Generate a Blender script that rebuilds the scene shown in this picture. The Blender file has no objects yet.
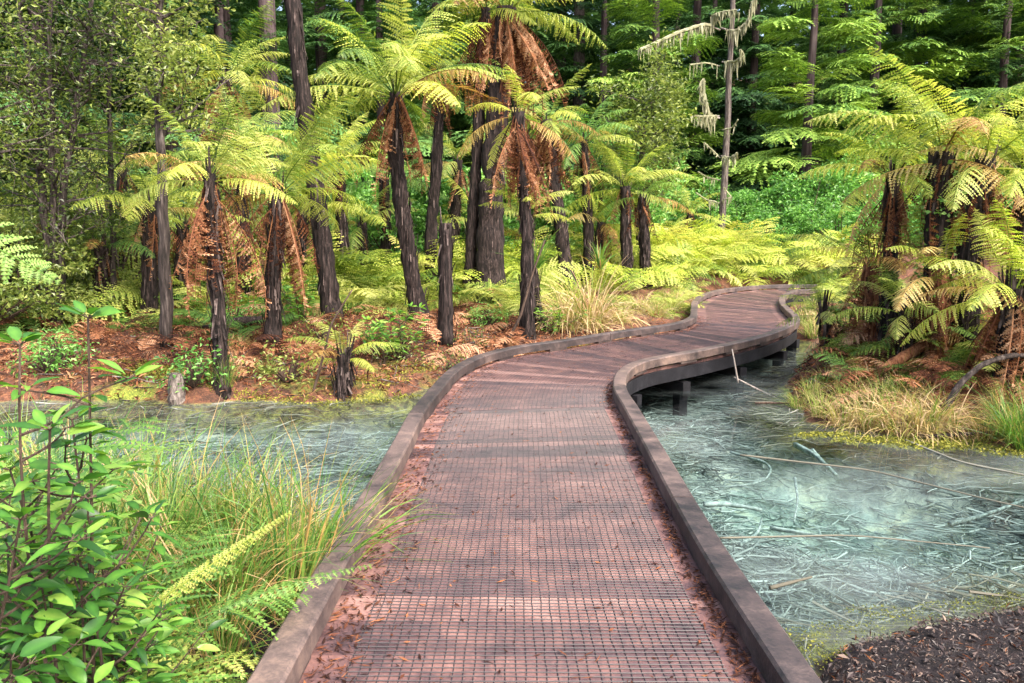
import bpy, math, random
import numpy as np
from mathutils import Vector, Matrix, Euler

random.seed(7)
RNG = np.random.default_rng(7)
SC = bpy.context.scene
COL = SC.collection
R = math.radians

# ------------------------------------------------------------------ camera
F, CX, CY = 796.0, 512.0, 341.5
PITCH = R(7.97)
CAMZ = 1.67
cp_, sp_ = math.cos(PITCH), math.sin(PITCH)
cam_d = bpy.data.cameras.new('camera')
cam_d.lens = 36 * F / 1024; cam_d.sensor_width = 36
cam_d.clip_start = 0.05; cam_d.clip_end = 2000
cam = bpy.data.objects.new('camera', cam_d); COL.objects.link(cam)
cam.location = (0, 0, CAMZ); cam.rotation_euler = (math.pi / 2 - PITCH, 0, 0)
SC.camera = cam

def ray(px, py):
    u = (px - CX) / F; v = (CY - py) / F
    return np.array([u, cp_ + v * sp_, -sp_ + v * cp_])
def at(px, py, Y):                      # world point on that line of sight, Y metres ahead
    d = ray(px, py); d = d * (Y / d[1])
    return np.array([d[0], d[1], d[2] + CAMZ])
def on_z(px, py, z):
    d = ray(px, py); d = d * ((z - CAMZ) / d[2])
    return np.array([d[0], d[1], z])

# ------------------------------------------------------------------ tagging
def tag(o, label=None, cat=None, group=None, kind=None):
    if label: o['label'] = label
    if cat: o['category'] = cat
    if group: o['group'] = group
    if kind: o['kind'] = kind
    return o
def empty(name, loc, label=None, cat=None, group=None, rz=0):
    o = bpy.data.objects.new(name, None); COL.objects.link(o)
    o.location = tuple(loc); o.rotation_euler = (0, 0, rz); o.empty_display_size = .2
    return tag(o, label, cat, group)
def inst(mesh, name, parent=None, loc=(0, 0, 0), rot=(0, 0, 0), sc=1.0):
    o = bpy.data.objects.new(name, mesh); COL.objects.link(o)
    if parent: o.parent = parent
    o.location = tuple(loc); o.rotation_euler = rot
    o.scale = (sc, sc, sc) if not hasattr(sc, '__len__') else sc
    return o

# ------------------------------------------------------------------ mesh builder
class MB:
    def __init__(s): s.v = []; s.tint = []; s.q = []; s.t = []; s.n = 0; s.qm = []; s.tm = []
    def add(s, v, q=None, t=None, tint=0.5, mi=0):
        v = np.asarray(v, dtype=np.float64).reshape(-1, 3); k = len(v)
        s.v.append(v); s.tint.append(np.broadcast_to(np.asarray(tint, dtype=np.float64), (k,)))
        if q is not None and len(q):
            q = np.asarray(q).reshape(-1, 4); s.q.append(q + s.n); s.qm.append(np.full(len(q), mi))
        if t is not None and len(t):
            t = np.asarray(t).reshape(-1, 3); s.t.append(t + s.n); s.tm.append(np.full(len(t), mi))
        s.n += k
    def box(s, c, size, ax=None, tint=.5, mi=0):
        c = np.asarray(c, float); h = np.asarray(size, float) / 2
        A = np.eye(3) if ax is None else np.asarray(ax, float)
        sg = np.array([[a, b, d] for a in (-1, 1) for b in (-1, 1) for d in (-1, 1)], float)
        s.add(c + (sg * h) @ A, [[0, 1, 3, 2], [4, 6, 7, 5], [0, 4, 5, 1], [2, 3, 7, 6], [0, 2, 6, 4], [1, 5, 7, 3]], tint=tint, mi=mi)
    def tube(s, P, r, sides=6, tint=.5, mi=0, rough=0, rng=None, cap=True):
        P = np.asarray(P, float); n = len(P)
        r = np.broadcast_to(np.asarray(r, float), (n,))
        T = np.gradient(P, axis=0); T /= np.linalg.norm(T, axis=1)[:, None] + 1e-9
        ref = np.array([0, 0, 1.]) if abs(T[0][2]) < .8 else np.array([1., 0, 0])
        N = np.zeros_like(P); 
        for i in range(n):
            a = ref - T[i] * np.dot(ref, T[i]); a /= np.linalg.norm(a) + 1e-9; N[i] = a; ref = a
        B = np.cross(T, N)
        an = np.linspace(0, 2 * math.pi, sides, endpoint=False)
        rr = np.repeat(r[:, None], sides, 1)
        if rough:
            g = rng or RNG
            rr = rr * (1 + rough * g.normal(size=(n, sides)) * .6 + rough * g.normal(size=(1, sides)))
        V = P[:, None] + rr[..., None] * (np.cos(an)[None, :, None] * N[:, None] + np.sin(an)[None, :, None] * B[:, None])
        i = np.arange(n - 1)[:, None] * sides; j = np.arange(sides)[None]; j2 = (j + 1) % sides
        q = np.stack([i + j, i + j2, i + sides + j2, i + sides + j], -1).reshape(-1, 4)
        V = V.reshape(-1, 3); t = None
        if cap:
            V = np.vstack([V, P[0], P[-1]]); k = n * sides; jj = np.arange(sides)
            t = np.vstack([np.stack([jj * 0 + k, (jj + 1) % sides, jj], -1),
                           np.stack([jj * 0 + k + 1, (n - 1) * sides + jj, (n - 1) * sides + (jj + 1) % sides], -1)])
        s.add(V, q, t, tint, mi)
    def mesh(s, name, mats, smooth=False):
        me = bpy.data.meshes.new(name)
        V = np.vstack(s.v); tint = np.concatenate(s.tint)
        parts = []; starts = []; mi = []; off = 0
        if s.t:
            t = np.vstack(s.t); parts.append(t.ravel()); starts.append(np.arange(len(t)) * 3); off = t.size; mi.append(np.concatenate(s.tm))
        if s.q:
            q = np.vstack(s.q); parts.append(q.ravel()); starts.append(off + np.arange(len(q)) * 4); mi.append(np.concatenate(s.qm))
        L = np.concatenate(parts).astype(np.int32); S = np.concatenate(starts).astype(np.int32); M = np.concatenate(mi).astype(np.int32)
        me.vertices.add(len(V)); me.vertices.foreach_set('co', V.ravel().astype(np.float32))
        me.loops.add(len(L)); me.loops.foreach_set('vertex_index', L)
        me.polygons.add(len(S)); me.polygons.foreach_set('loop_start', S)
        me.polygons.foreach_set('material_index', M)
        me.polygons.foreach_set('use_smooth', np.full(len(S), bool(smooth)))
        a = me.attributes.new('tint', 'FLOAT', 'POINT'); a.data.foreach_set('value', tint.astype(np.float32))
        for m in (mats if isinstance(mats, (list, tuple)) else [mats]): me.materials.append(m)
        me.update(calc_edges=True)
        return me
    def build(s, name, mats, parent=None, smooth=False):
        return inst(s.mesh(name, mats, smooth), name, parent)

# ------------------------------------------------------------------ materials
def new_mat(name):
    m = bpy.data.materials.new(name); m.use_nodes = True
    nt = m.node_tree; nt.nodes.clear()
    out = nt.nodes.new('ShaderNodeOutputMaterial')
    return m, nt, out
def ramp(nt, cols, fac):
    r = nt.nodes.new('ShaderNodeValToRGB'); e = r.color_ramp.elements
    while len(e) > 1: e.remove(e[-1])
    for i, c in enumerate(cols):
        if len(c) == 4: p, c = c[0], c[1:]
        else: p = i / max(1, len(cols) - 1)
        el = e[0] if i == 0 else e.new(p)
        el.position = p; el.color = (*c, 1)
    nt.links.new(fac, r.inputs[0]); return r.outputs[0]
def mth(nt, op, a, b=None, clamp=False):
    n = nt.nodes.new('ShaderNodeMath'); n.operation = op; n.use_clamp = clamp
    for i, x in enumerate((a, b)):
        if x is None: continue
        if isinstance(x, (int, float)): n.inputs[i].default_value = x
        else: nt.links.new(x, n.inputs[i])
    return n.outputs[0]
def noise(nt, scale, vec=None, detail=4, rough=.6, stretch=None, dist=0):
    n = nt.nodes.new('ShaderNodeTexNoise'); n.inputs['Scale'].default_value = scale
    n.inputs['Detail'].default_value = detail; n.inputs['Roughness'].default_value = rough
    n.inputs['Distortion'].default_value = dist
    if stretch is not None:
        mp = nt.nodes.new('ShaderNodeMapping'); mp.inputs['Scale'].default_value = stretch
        nt.links.new(vec, mp.inputs[0]); vec = mp.outputs[0]
    if vec is not None: nt.links.new(vec, n.inputs['Vector'])
    return n.outputs[0]
def coord(nt): return nt.nodes.new('ShaderNodeTexCoord').outputs['Object']
def attr(nt, nm='tint'):
    a = nt.nodes.new('ShaderNodeAttribute'); a.attribute_name = nm; return a.outputs['Fac']
def mixc(nt, fac, a, b, mode='MIX'):
    n = nt.nodes.new('ShaderNodeMix'); n.data_type = 'RGBA'; n.blend_type = mode
    if isinstance(fac, (int, float)): n.inputs[0].default_value = fac
    else: nt.links.new(fac, n.inputs[0])
    for k, x in ((6, a), (7, b)):
        if isinstance(x, tuple): n.inputs[k].default_value = (*x, 1)
        else: nt.links.new(x, n.inputs[k])
    return n.outputs[2]
def bump(nt, h, strength=.5, dist=.02):
    b = nt.nodes.new('ShaderNodeBump'); b.inputs['Strength'].default_value = strength; b.inputs['Distance'].default_value = dist
    nt.links.new(h, b.inputs['Height']); return b.outputs[0]
def princ(nt, out, col, rough=.7, spec=.3, nrm=None, conn=True):
    p = nt.nodes.new('ShaderNodeBsdfPrincipled')
    if isinstance(col, tuple): p.inputs['Base Color'].default_value = (*col, 1)
    else: nt.links.new(col, p.inputs['Base Color'])
    if isinstance(rough, (int, float)): p.inputs['Roughness'].default_value = rough
    else: nt.links.new(rough, p.inputs['Roughness'])
    p.inputs['Specular IOR Level'].default_value = spec
    if nrm is not None: nt.links.new(nrm, p.inputs['Normal'])
    if conn: nt.links.new(p.outputs[0], out.inputs[0])
    return p.outputs[0]
def leaf_mat(name, cols, transl=.4, rough=.5, spec=.35, objvar=.5, nz=3.0, trcol=(1.25, 1.25, .7)):
    m, nt, out = new_mat(name)
    oi = nt.nodes.new('ShaderNodeObjectInfo')
    f = mth(nt, 'ADD', attr(nt), mth(nt, 'MULTIPLY', mth(nt, 'SUBTRACT', oi.outputs['Random'], .5), objvar))
    f = mth(nt, 'ADD', f, mth(nt, 'MULTIPLY', mth(nt, 'SUBTRACT', noise(nt, nz, coord(nt), 3), .5), .5), clamp=True)
    c = ramp(nt, cols, f)
    p = princ(nt, out, c, rough, spec, conn=False)
    t = nt.nodes.new('ShaderNodeBsdfTranslucent')
    nt.links.new(mixc(nt, 1.0, c, trcol, 'MULTIPLY'), t.inputs[0])
    mx = nt.nodes.new('ShaderNodeMixShader'); mx.inputs[0].default_value = transl
    nt.links.new(p, mx.inputs[1]); nt.links.new(t.outputs[0], mx.inputs[2]); nt.links.new(mx.outputs[0], out.inputs[0])
    return m
def bark_mat(name, cols, scale=14, stretch=(1, 1, .12), rough=.85, bs=.8, spec=.2):
    m, nt, out = new_mat(name)
    n = noise(nt, scale, coord(nt), 6, .65, stretch)
    f = mth(nt, 'ADD', mth(nt, 'MULTIPLY', mth(nt, 'SUBTRACT', n, .5), 2.2), attr(nt), clamp=True)
    princ(nt, out, ramp(nt, cols, f), rough, spec, bump(nt, n, bs, .04))
    return m
M = {}
M['fern'] = leaf_mat('fern_leaf', [(.05, .115, .016), (.15, .235, .035), (.33, .385, .08), (.49, .51, .16)], .45, objvar=.75)
M['fern_y'] = leaf_mat('fern_leaf_yellow', [(.10, .17, .02), (.27, .36, .045), (.45, .50, .09), (.55, .52, .16)], .45)
M['fern_g'] = leaf_mat('fern_leaf_green', [(.03, .085, .018), (.07, .16, .03), (.14, .26, .045), (.22, .33, .08)], .4)
M['fern_o'] = leaf_mat('fern_leaf_old', [(.10, .045, .018), (.25, .14, .04), (.42, .29, .09), (.5, .42, .17)], .4, objvar=.8)
M['dead'] = leaf_mat('dead_frond', [(.03, .013, .01), (.13, .046, .024), (.30, .13, .062), (.48, .29, .18)], .25, .8, .15, .9)
M['conifer'] = leaf_mat('conifer_needles', [(.018, .05, .022), (.04, .105, .035), (.09, .2, .05), (.16, .3, .08)], .2, .6, .25, .45, .5)
M['conifer_frontlit'] = leaf_mat('conifer_needles_frontlit', [(.03, .075, .022), (.09, .19, .035), (.21, .35, .055), (.33, .47, .10)], .25, .6, .25, .3, .5)  # lighter, yellower copy of the needles: front light put into the colour
M['olive'] = leaf_mat('small_leaves_olive', [(.03, .055, .014), (.09, .14, .026), (.2, .26, .055), (.38, .42, .13)], .42, .4, .5)
M['shrub'] = leaf_mat('bright_shrub_leaves', [(.03, .10, .02), (.085, .235, .04), (.18, .38, .08), (.32, .5, .16)], .35, .45, .4)
M['broad'] = leaf_mat('broad_leaves', [(.02, .07, .014), (.05, .16, .025), (.12, .29, .04), (.28, .42, .08)], .45, .38, .5, .3, 28, (1.3, 1.3, .5))
M['grass'] = leaf_mat('sedge_blades', [(.025, .085, .014), (.075, .19, .026), (.18, .30, .055), (.36, .22, .07), (.46, .33, .18)], .35, .45, .4, .15, 1.5)
M['straw'] = leaf_mat('straw_blades', [(.12, .2, .03), (.3, .32, .08), (.42, .3, .14), (.5, .38, .26)], .3, .6, .3, .15, 1.5)
M['moss'] = leaf_mat('moss', [(.03, .035, .012), (.11, .12, .025), (.22, .22, .04), (.33, .30, .06)], .2, .9, .1, .3, 6)
M['trunkfern'] = bark_mat('fern_trunk', [(.003, .0025, .0025), (.011, .008, .0075), (.04, .028, .026), (.13, .10, .092)], 30)
M['trunkgrey'] = bark_mat('grey_bark', [(.012, .01, .009), (.045, .035, .032), (.12, .1, .09), (.26, .23, .21)], 24)
M['redwood'] = bark_mat('redwood_bark', [(.015, .01, .01), (.045, .03, .032), (.09, .066, .07), (.14, .11, .115)], 6, (1, 1, .08))
M['twig'] = bark_mat('twig_bark', [(.02, .014, .011), (.06, .04, .03), (.13, .09, .07)], 30)
M['rust'] = bark_mat('rusty_fibre', [(.03, .012, .008), (.11, .04, .02), (.24, .1, .05), (.3, .16, .09)], 30)
M['lichen'] = leaf_mat('lichen', [(.14, .15, .09), (.25, .25, .16), (.38, .37, .26)], .2, .9, .1, .3, 5)
# ------------------------------------------------------------------ boardwalk path (plan of both kerbs, metres)
KZ = .13
def crv(px): return np.array([on_z(a, b, KZ)[:2] for a, b in px])
Lk = crv([(264, 683), (345, 541), (400, 444), (417, 412), (432, 393), (456, 368), (483, 355), (520, 346), (560, 340.5), (624, 330.5), (676, 323), (692, 317), (694, 309), (695, 301.5), (703, 295), (721, 289.5), (753, 286), (785, 284.6)])
Rk = crv([(805, 683), (712, 546), (651, 441), (630, 405), (620, 388), (621, 375), (629, 366.5), (642, 361), (659, 357), (706, 348.5), (760, 336), (791, 324), (796, 317), (789, 310), (782.5, 303), (782.5, 297), (790, 292.5), (803, 289.5)])
d0 = Lk[0] - Lk[1]; d0 /= np.linalg.norm(d0); d1 = Rk[0] - Rk[1]; d1 /= np.linalg.norm(d1)
dm = np.array([0, -1.])
Lk = np.vstack([Lk[0] + d0 * .6 + dm * 4, Lk[0] + d0 * .6, Lk]); Rk = np.vstack([Rk[0] + d1 * .6 + dm * 4, Rk[0] + d1 * .6, Rk])
for i in range(1, 4):                     # carry on to the right behind the ferns
    Lk = np.vstack([Lk, Lk[-1] + np.array([.8, -.05 * i])]); Rk = np.vstack([Rk, Rk[-1] + np.array([.8, -.05 * i])])
def smooth_pair(A, n=12):
    out = []; m = len(A)
    for i in range(m - 1):
        p0, p1, p2, p3 = A[max(i - 1, 0)], A[i], A[i + 1], A[min(i + 2, m - 1)]
        # centripetal-ish: scale tangents to the chord so unequal spacing does not overshoot
        c = np.linalg.norm(p2 - p1)
        t1 = (p2 - p0) / (np.linalg.norm(p2 - p0) + 1e-9) * c; t2 = (p3 - p1) / (np.linalg.norm(p3 - p1) + 1e-9) * c
        for k in range(n):
            t = k / n
            out.append((2*t**3-3*t**2+1)*p1 + (t**3-2*t**2+t)*t1 + (-2*t**3+3*t**2)*p2 + (t**3-t**2)*t2)
    out.append(A[-1]); return np.array(out)
Ls, Rs = smooth_pair(Lk), smooth_pair(Rk)
Cs = (Ls + Rs) / 2
arc = np.concatenate([[0], np.cumsum(np.linalg.norm(np.diff(Cs, axis=0), axis=1))])
def pathLR(s):
    s = np.asarray(s, float)
    L = np.stack([np.interp(s, arc, Ls[:, k]) for k in (0, 1)], -1)
    Rr = np.stack([np.interp(s, arc, Rs[:, k]) for k in (0, 1)], -1)
    return L, Rr
def path_dist(x, y):
    P = np.stack([x.ravel(), y.ravel()], -1); d = np.full(len(P), 1e9)
    A, Bp = Cs[:-1:3], Cs[3::3]
    for a, b in zip(A, Bp):
        ab = b - a; t = np.clip(((P - a) @ ab) / (ab @ ab + 1e-9), 0, 1)
        d = np.minimum(d, np.linalg.norm(P - a - t[:, None] * ab, axis=1))
    return d.reshape(x.shape)

# ------------------------------------------------------------------ pool outline and terrain
WZ = -.36
pool_px = [(-700, 408), (-150, 405), (0, 402), (80, 401), (180, 403), (250, 400), (300, 403), (360, 400), (400, 396), (430, 388), (470, 384), (540, 372), (600, 356), (660, 345), (740, 339), (790, 338), (822, 343), (815, 358), (792, 380), (788, 402), (812, 421), (850, 430), (900, 436), (960, 443), (1024, 450), (1150, 462), (1500, 480),
           (1500, 600), (1150, 597), (1060, 606), (1000, 613), (940, 621), (885, 630), (840, 652), (800, 700), (640, 720), (380, 600), (335, 555), (300, 535), (200, 505), (100, 490), (-100, 480), (-700, 470)]
POOL = np.array([on_z(a, b, WZ)[:2] for a, b in pool_px])
def pool_sd(x, y):
    P = np.stack([x.ravel(), y.ravel()], -1); d = np.full(len(P), 1e9); ins = np.zeros(len(P), bool)
    n = len(POOL)
    for i in range(n):
        a, b = POOL[i], POOL[(i + 1) % n]; ab = b - a
        t = np.clip(((P - a) @ ab) / (ab @ ab + 1e-9), 0, 1)
        d = np.minimum(d, np.linalg.norm(P - a - t[:, None] * ab, axis=1))
        c = (a[1] > P[:, 1]) != (b[1] > P[:, 1])
        xi = a[0] + (P[:, 1] - a[1]) * ab[0] / (ab[1] + 1e-12)
        ins ^= c & (P[:, 0] < xi)
    return np.where(ins, -d, d).reshape(x.shape)
_ph = np.random.default_rng(3).uniform(0, 6.28, (40, 4))
def wob(x, y, scale, k0, n=7):
    z = 0
    for i in range(n):
        p = _ph[k0 + i]; f = scale * (1 + .55 * i); z = z + np.sin(x * f * math.cos(p[0]) + y * f * math.sin(p[0]) + p[1]) / (1 + .4 * i)
    return z / 2.2
def sstep(a, b, x):
    t = np.clip((x - a) / (b - a), 0, 1); return t * t * (3 - 2 * t)
MOUNDS = []                                # (x, y, height, radius)
for px, py, h, r in ((940, 352, .55, 1.5), (990, 372, .35, 1.1), (885, 352, .3, 1.0), (160, 388, .16, .55), (1010, 398, .2, .7)):
    g = on_z(px, py, -.1); MOUNDS.append((g[0], g[1], h, r))
PITS = []
for px, py, h, r in ((835, 492, .4, .95), (760, 480, .22, .8), (900, 510, .2, .9)):
    g = on_z(px, py, -.6); PITS.append((g[0], g[1], h, r))
def height(x, y):
    x = np.asarray(x, float); y = np.asarray(y, float)
    sd = pool_sd(x, y); sd = sd + .11 * wob(x, y, 2.4, 24) + .05 * wob(x, y, 8, 31)
    land = WZ + .10 * sstep(0, .25, sd) + .42 * (1 - np.exp(-np.maximum(sd, 0) / 3.0)) + .055 * wob(x, y, 1.3, 0) * sstep(0, .6, sd) + .022 * wob(x, y, 5, 8) * sstep(0, .3, sd)
    land = land + sstep(19, 27, y) * .5 + np.maximum(0, y - 26) * .05 + sstep(64, 110, y) * 16 + np.maximum(0, np.abs(x) - 14) * .04
    for mx, my, h, r in MOUNDS: land = land + h * np.exp(-((x - mx) ** 2 + (y - my) ** 2) / (r * r)) * sstep(0, .4, sd)
    bed = WZ - np.minimum(.34, .5 * np.maximum(-sd, 0)) + .03 * wob(x, y, 3, 16) * sstep(0, .5, -sd)
    for mx, my, h, r in PITS: bed = bed - h * np.exp(-((x - mx) ** 2 + (y - my) ** 2) / (r * r)) * sstep(0, .8, -sd)
    z = np.where(sd > 0, land, bed)
    pd = path_dist(x, y)
    return np.minimum(z, -.24 + .45 * np.maximum(0, pd - 1.05) + .02 * wob(x, y, 5, 8))
def hz(x, y): return float(height(np.array([x]), np.array([y]))[0])
def gp(px, py):                            # where that line of sight meets the ground
    d = ray(px, py); t = 1.5
    Y = np.linspace(1.5, 70, 1600); k = Y / d[1]
    X = d[0] * k; Z = CAMZ + d[2] * k; H = np.maximum(height(X, Y), WZ)
    i = np.argmax(Z <= H)
    if not (Z <= H).any(): i = len(Y) - 1
    return np.array([X[i], Y[i], H[i]])

fx = np.concatenate([-np.geomspace(400, 13, 26)[:-1], np.linspace(-13, 13, 230), np.geomspace(13, 400, 26)[1:]])
fy = np.concatenate([[-300, -120, -50, -20, -8], np.linspace(-3, 26, 250), np.geomspace(26, 600, 36)[1:]])
GX, GY = np.meshgrid(fx, fy); GZ = height(GX, GY)
nx, ny = len(fx), len(fy)
ii = (np.arange(ny - 1)[:, None] * nx + np.arange(nx - 1)[None]).ravel()
g = MB(); g.add(np.stack([GX, GY, GZ], -1).reshape(-1, 3), np.stack([ii, ii + 1, ii + nx + 1, ii + nx], -1))
# ground: dark humus and rust-brown litter, moss beside the water, pale mineral mud under it
m, nt, out = new_mat('ground')
co = coord(nt); sep = nt.nodes.new('ShaderNodeSeparateXYZ'); nt.links.new(co, sep.inputs[0])
n1 = noise(nt, 9, co, 8, .7); n2 = noise(nt, .9, co, 4); n3 = noise(nt, 45, co, 4, .7)
lit = ramp(nt, [(.3, .012, .008, .007), (.45, .05, .024, .016), (.58, .15, .062, .034), (.75, .24, .13, .085)], mth(nt, 'ADD', mth(nt, 'MULTIPLY', n1, .6), mth(nt, 'MULTIPLY', n3, .4)))
mos = ramp(nt, [(.3, .03, .045, .01), (.5, .13, .16, .025), (.7, .3, .32, .05)], n3)
mf = mth(nt, 'MULTIPLY', mth(nt, 'MULTIPLY', mth(nt, 'SUBTRACT', n2, .53), 9, True), mth(nt, 'MULTIPLY', mth(nt, 'SUBTRACT', -.05, sep.outputs[2]), 4, True), True)
land = mixc(nt, mf, lit, mos)
near = mth(nt, 'MULTIPLY', mth(nt, 'SUBTRACT', 4.9, sep.outputs[1]), 3, True)      # black leaf mould on the near bank
land = mixc(nt, near, land, ramp(nt, [(.3, .004, .0035, .004), (.55, .014, .01, .011), (.75, .05, .032, .03)], n1))
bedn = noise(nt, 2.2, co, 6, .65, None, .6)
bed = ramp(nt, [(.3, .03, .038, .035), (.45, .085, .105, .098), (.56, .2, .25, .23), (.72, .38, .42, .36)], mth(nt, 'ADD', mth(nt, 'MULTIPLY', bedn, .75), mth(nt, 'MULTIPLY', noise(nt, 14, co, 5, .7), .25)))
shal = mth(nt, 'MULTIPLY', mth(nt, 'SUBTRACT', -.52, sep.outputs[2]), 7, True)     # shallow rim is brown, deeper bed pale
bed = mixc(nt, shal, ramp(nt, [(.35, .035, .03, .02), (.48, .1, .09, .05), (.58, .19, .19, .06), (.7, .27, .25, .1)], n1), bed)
deep = mth(nt, 'MULTIPLY', mth(nt, 'SUBTRACT', -.74, sep.outputs[2]), 4, True)     # deep water's blue-green glow painted into the bed colour of the deepest hollow
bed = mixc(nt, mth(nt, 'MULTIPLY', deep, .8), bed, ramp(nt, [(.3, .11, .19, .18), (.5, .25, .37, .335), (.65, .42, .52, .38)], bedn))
wet = mth(nt, 'MULTIPLY', mth(nt, 'SUBTRACT', -.345, sep.outputs[2]), 40, True)
princ(nt, out, mixc(nt, wet, land, bed), .85, .25, bump(nt, n1, .8, .05))
M['ground'] = m
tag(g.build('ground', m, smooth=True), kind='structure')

# water: clear, faintly milky teal sheet with tiny ripples
m, nt, out = new_mat('spring_water')
co = coord(nt)
tr = nt.nodes.new('ShaderNodeBsdfTransparent'); tr.inputs[0].default_value = (.86, .93, .935, 1)
nb = bump(nt, noise(nt, 7, co, 3, .5, (1, 1, 1)), .12, .02)
gl = nt.nodes.new('ShaderNodeBsdfGlossy'); gl.inputs['Roughness'].default_value = .06; nt.links.new(nb, gl.inputs['Normal'])
df = nt.nodes.new('ShaderNodeBsdfDiffuse'); df.inputs[0].default_value = (.37, .44, .45, 1)
mx = nt.nodes.new('ShaderNodeMixShader')
nt.links.new(mth(nt, 'MULTIPLY', mth(nt, 'SUBTRACT', noise(nt, .7, co, 4, .55),   .42), .5, True), mx.inputs[0])
nt.links.new(tr.outputs[0], mx.inputs[1]); nt.links.new(df.outputs[0], mx.inputs[2])
fr = nt.nodes.new('ShaderNodeFresnel'); fr.inputs[0].default_value = 1.33; nt.links.new(nb, fr.inputs['Normal'])
m2 = nt.nodes.new('ShaderNodeMixShader'); nt.links.new(mth(nt, 'MULTIPLY', fr.outputs[0], .7), m2.inputs[0])
nt.links.new(mx.outputs[0], m2.inputs[1]); nt.links.new(gl.outputs[0], m2.inputs[2]); nt.links.new(m2.outputs[0], out.inputs[0])
M['water'] = m
w = MB(); xs = np.linspace(-14, 13, 4); ys = np.linspace(1.5, 16, 4)
w.add([[xs[0], ys[0], WZ], [xs[-1], ys[0], WZ], [xs[-1], ys[-1], WZ], [xs[0], ys[-1], WZ]], [[0, 1, 2, 3]])
tag(w.build('water', m), kind='structure')

# ------------------------------------------------------------------ boardwalk
def wood_mat(name, cols, scale=5, rough=(.35, .8), spec=.5, vs=.9):
    m, nt, out = new_mat(name); co = coord(nt)
    n = noise(nt, scale, co, 7, .7, None, .4); n2 = noise(nt, 1.1, co, 3); n3 = noise(nt, 60, co, 3, .6)
    f = mth(nt, 'ADD', mth(nt, 'ADD', mth(nt, 'MULTIPLY', mth(nt, 'SUBTRACT', mth(nt, 'ADD', n, mth(nt, 'MULTIPLY', noise(nt, 2.3, co, 5, .65), .9)), .95), vs), mth(nt, 'MULTIPLY', mth(nt, 'SUBTRACT', n3, .5), .5)), attr(nt), clamp=True)
    rg = mth(nt, 'ADD', rough[0], mth(nt, 'MULTIPLY', n2, rough[1] - rough[0]))
    princ(nt, out, ramp(nt, cols, f), rg, spec, bump(nt, mth(nt, 'ADD', n, mth(nt, 'MULTIPLY', n3, .5)), .35, .012)); return m
M['deck'] = wood_mat('deck_boards', [(.016, .011, .014), (.066, .036, .038), (.152, .077, .067), (.265, .155, .133)], 6, vs=1.25)
M['kerb'] = wood_mat('kerb_timber', [(.01, .0085, .0095), (.04, .029, .028), (.095, .067, .06), (.19, .13, .105)], 5, (.4, .75), vs=1.5)
M['dark_timber'] = wood_mat('bearer_timber', [(.004, .004, .005), (.011, .011, .014), (.033, .032, .038)], 5, spec=.2)
m, nt, out = new_mat('netting_wire'); princ(nt, out, ramp(nt, [(.010, .009, .011), (.03, .023, .027)], noise(nt, 8, coord(nt))), .55, .5); M['wire'] = m

bw = empty('boardwalk', (0, 2.5, 0), 'winding timber boardwalk with wire netting on its deck and low kerbs, crossing the pool', 'boardwalk')
BWI = Vector((0, -2.5, 0))
def bpart(mb, name, mat, smooth=False):
    o = mb.build(name, mat, bw, smooth); o.location = BWI; return o
S_END = arc[-1]
rg = np.random.default_rng(11)
dk = MB(); s = 0.0
while s < S_END - .2:
    wd = .142 * (1 + .02 * rg.normal()); (a, b), (c, d) = [np.array(v) for v in zip(*[(l, r_) for l, r_ in zip(*pathLR([s + .004, s + wd - .004]))])]
    # a: left start, b: right start, c: left end, d: right end
    e = .03; u = (b - a); u /= np.linalg.norm(u); v = (d - c); v /= np.linalg.norm(v)
    a, b, c, d = a - u * e, b + u * e, c - v * e, d + v * e
    z = rg.normal() * .0008; z2 = rg.normal() * .0008
    t = np.clip(.5 + .16 * rg.normal(), .05, .95)
    V = [[*a, z], [*b, z2], [*d, z2], [*c, z], [*a, -.04], [*b, -.04], [*d, -.04], [*c, -.04]]
    dk.add(V, [[0, 1, 2, 3], [0, 4, 5, 1], [2, 6, 7, 3], [1, 5, 6, 2], [3, 7, 4, 0], [4, 7, 6, 5]], tint=t); s += wd
bpart(dk, 'deck', M['deck'])

# kerbs: lengths of timber on short packers, with gaps below
def offset_curve(P, off):
    T = np.gradient(P, axis=0); T /= np.linalg.norm(T, axis=1)[:, None] + 1e-9
    return P + off * np.stack([T[:, 1], -T[:, 0]], -1)
def resample(P, step):
    a = np.concatenate([[0], np.cumsum(np.linalg.norm(np.diff(P, axis=0), axis=1))])
    n = max(2, int(a[-1] / step)); q = np.linspace(0, a[-1], n)
    return np.stack([np.interp(q, a, P[:, k]) for k in (0, 1)], -1)
def kerb_piece(P, hw, z0, z1, tint, ch=.012):
    n = len(P); A = offset_curve(P, -hw); B = offset_curve(P, hw); A2 = offset_curve(P, -hw + ch); B2 = offset_curve(P, hw - ch)
    prof = [(A, z0), (A, z1 - ch), (A2, z1), (B2, z1), (B, z1 - ch), (B, z0)]
    V = np.stack([np.concatenate([p, np.full((n, 1), z)], 1) for p, z in prof], 1).reshape(-1, 3)
    q = []
    for i in range(n - 1):
        for k in range(6): q.append([i * 6 + k, i * 6 + (k + 1) % 6, (i + 1) * 6 + (k + 1) % 6, (i + 1) * 6 + k])
    mb = MB(); mb.add(V, q, tint=tint)
    for base in (0, (n - 1) * 6): mb.add(V[base:base + 6], [[0, 1, 2, 3], [0, 3, 4, 5]], tint=tint)
    return mb
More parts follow.
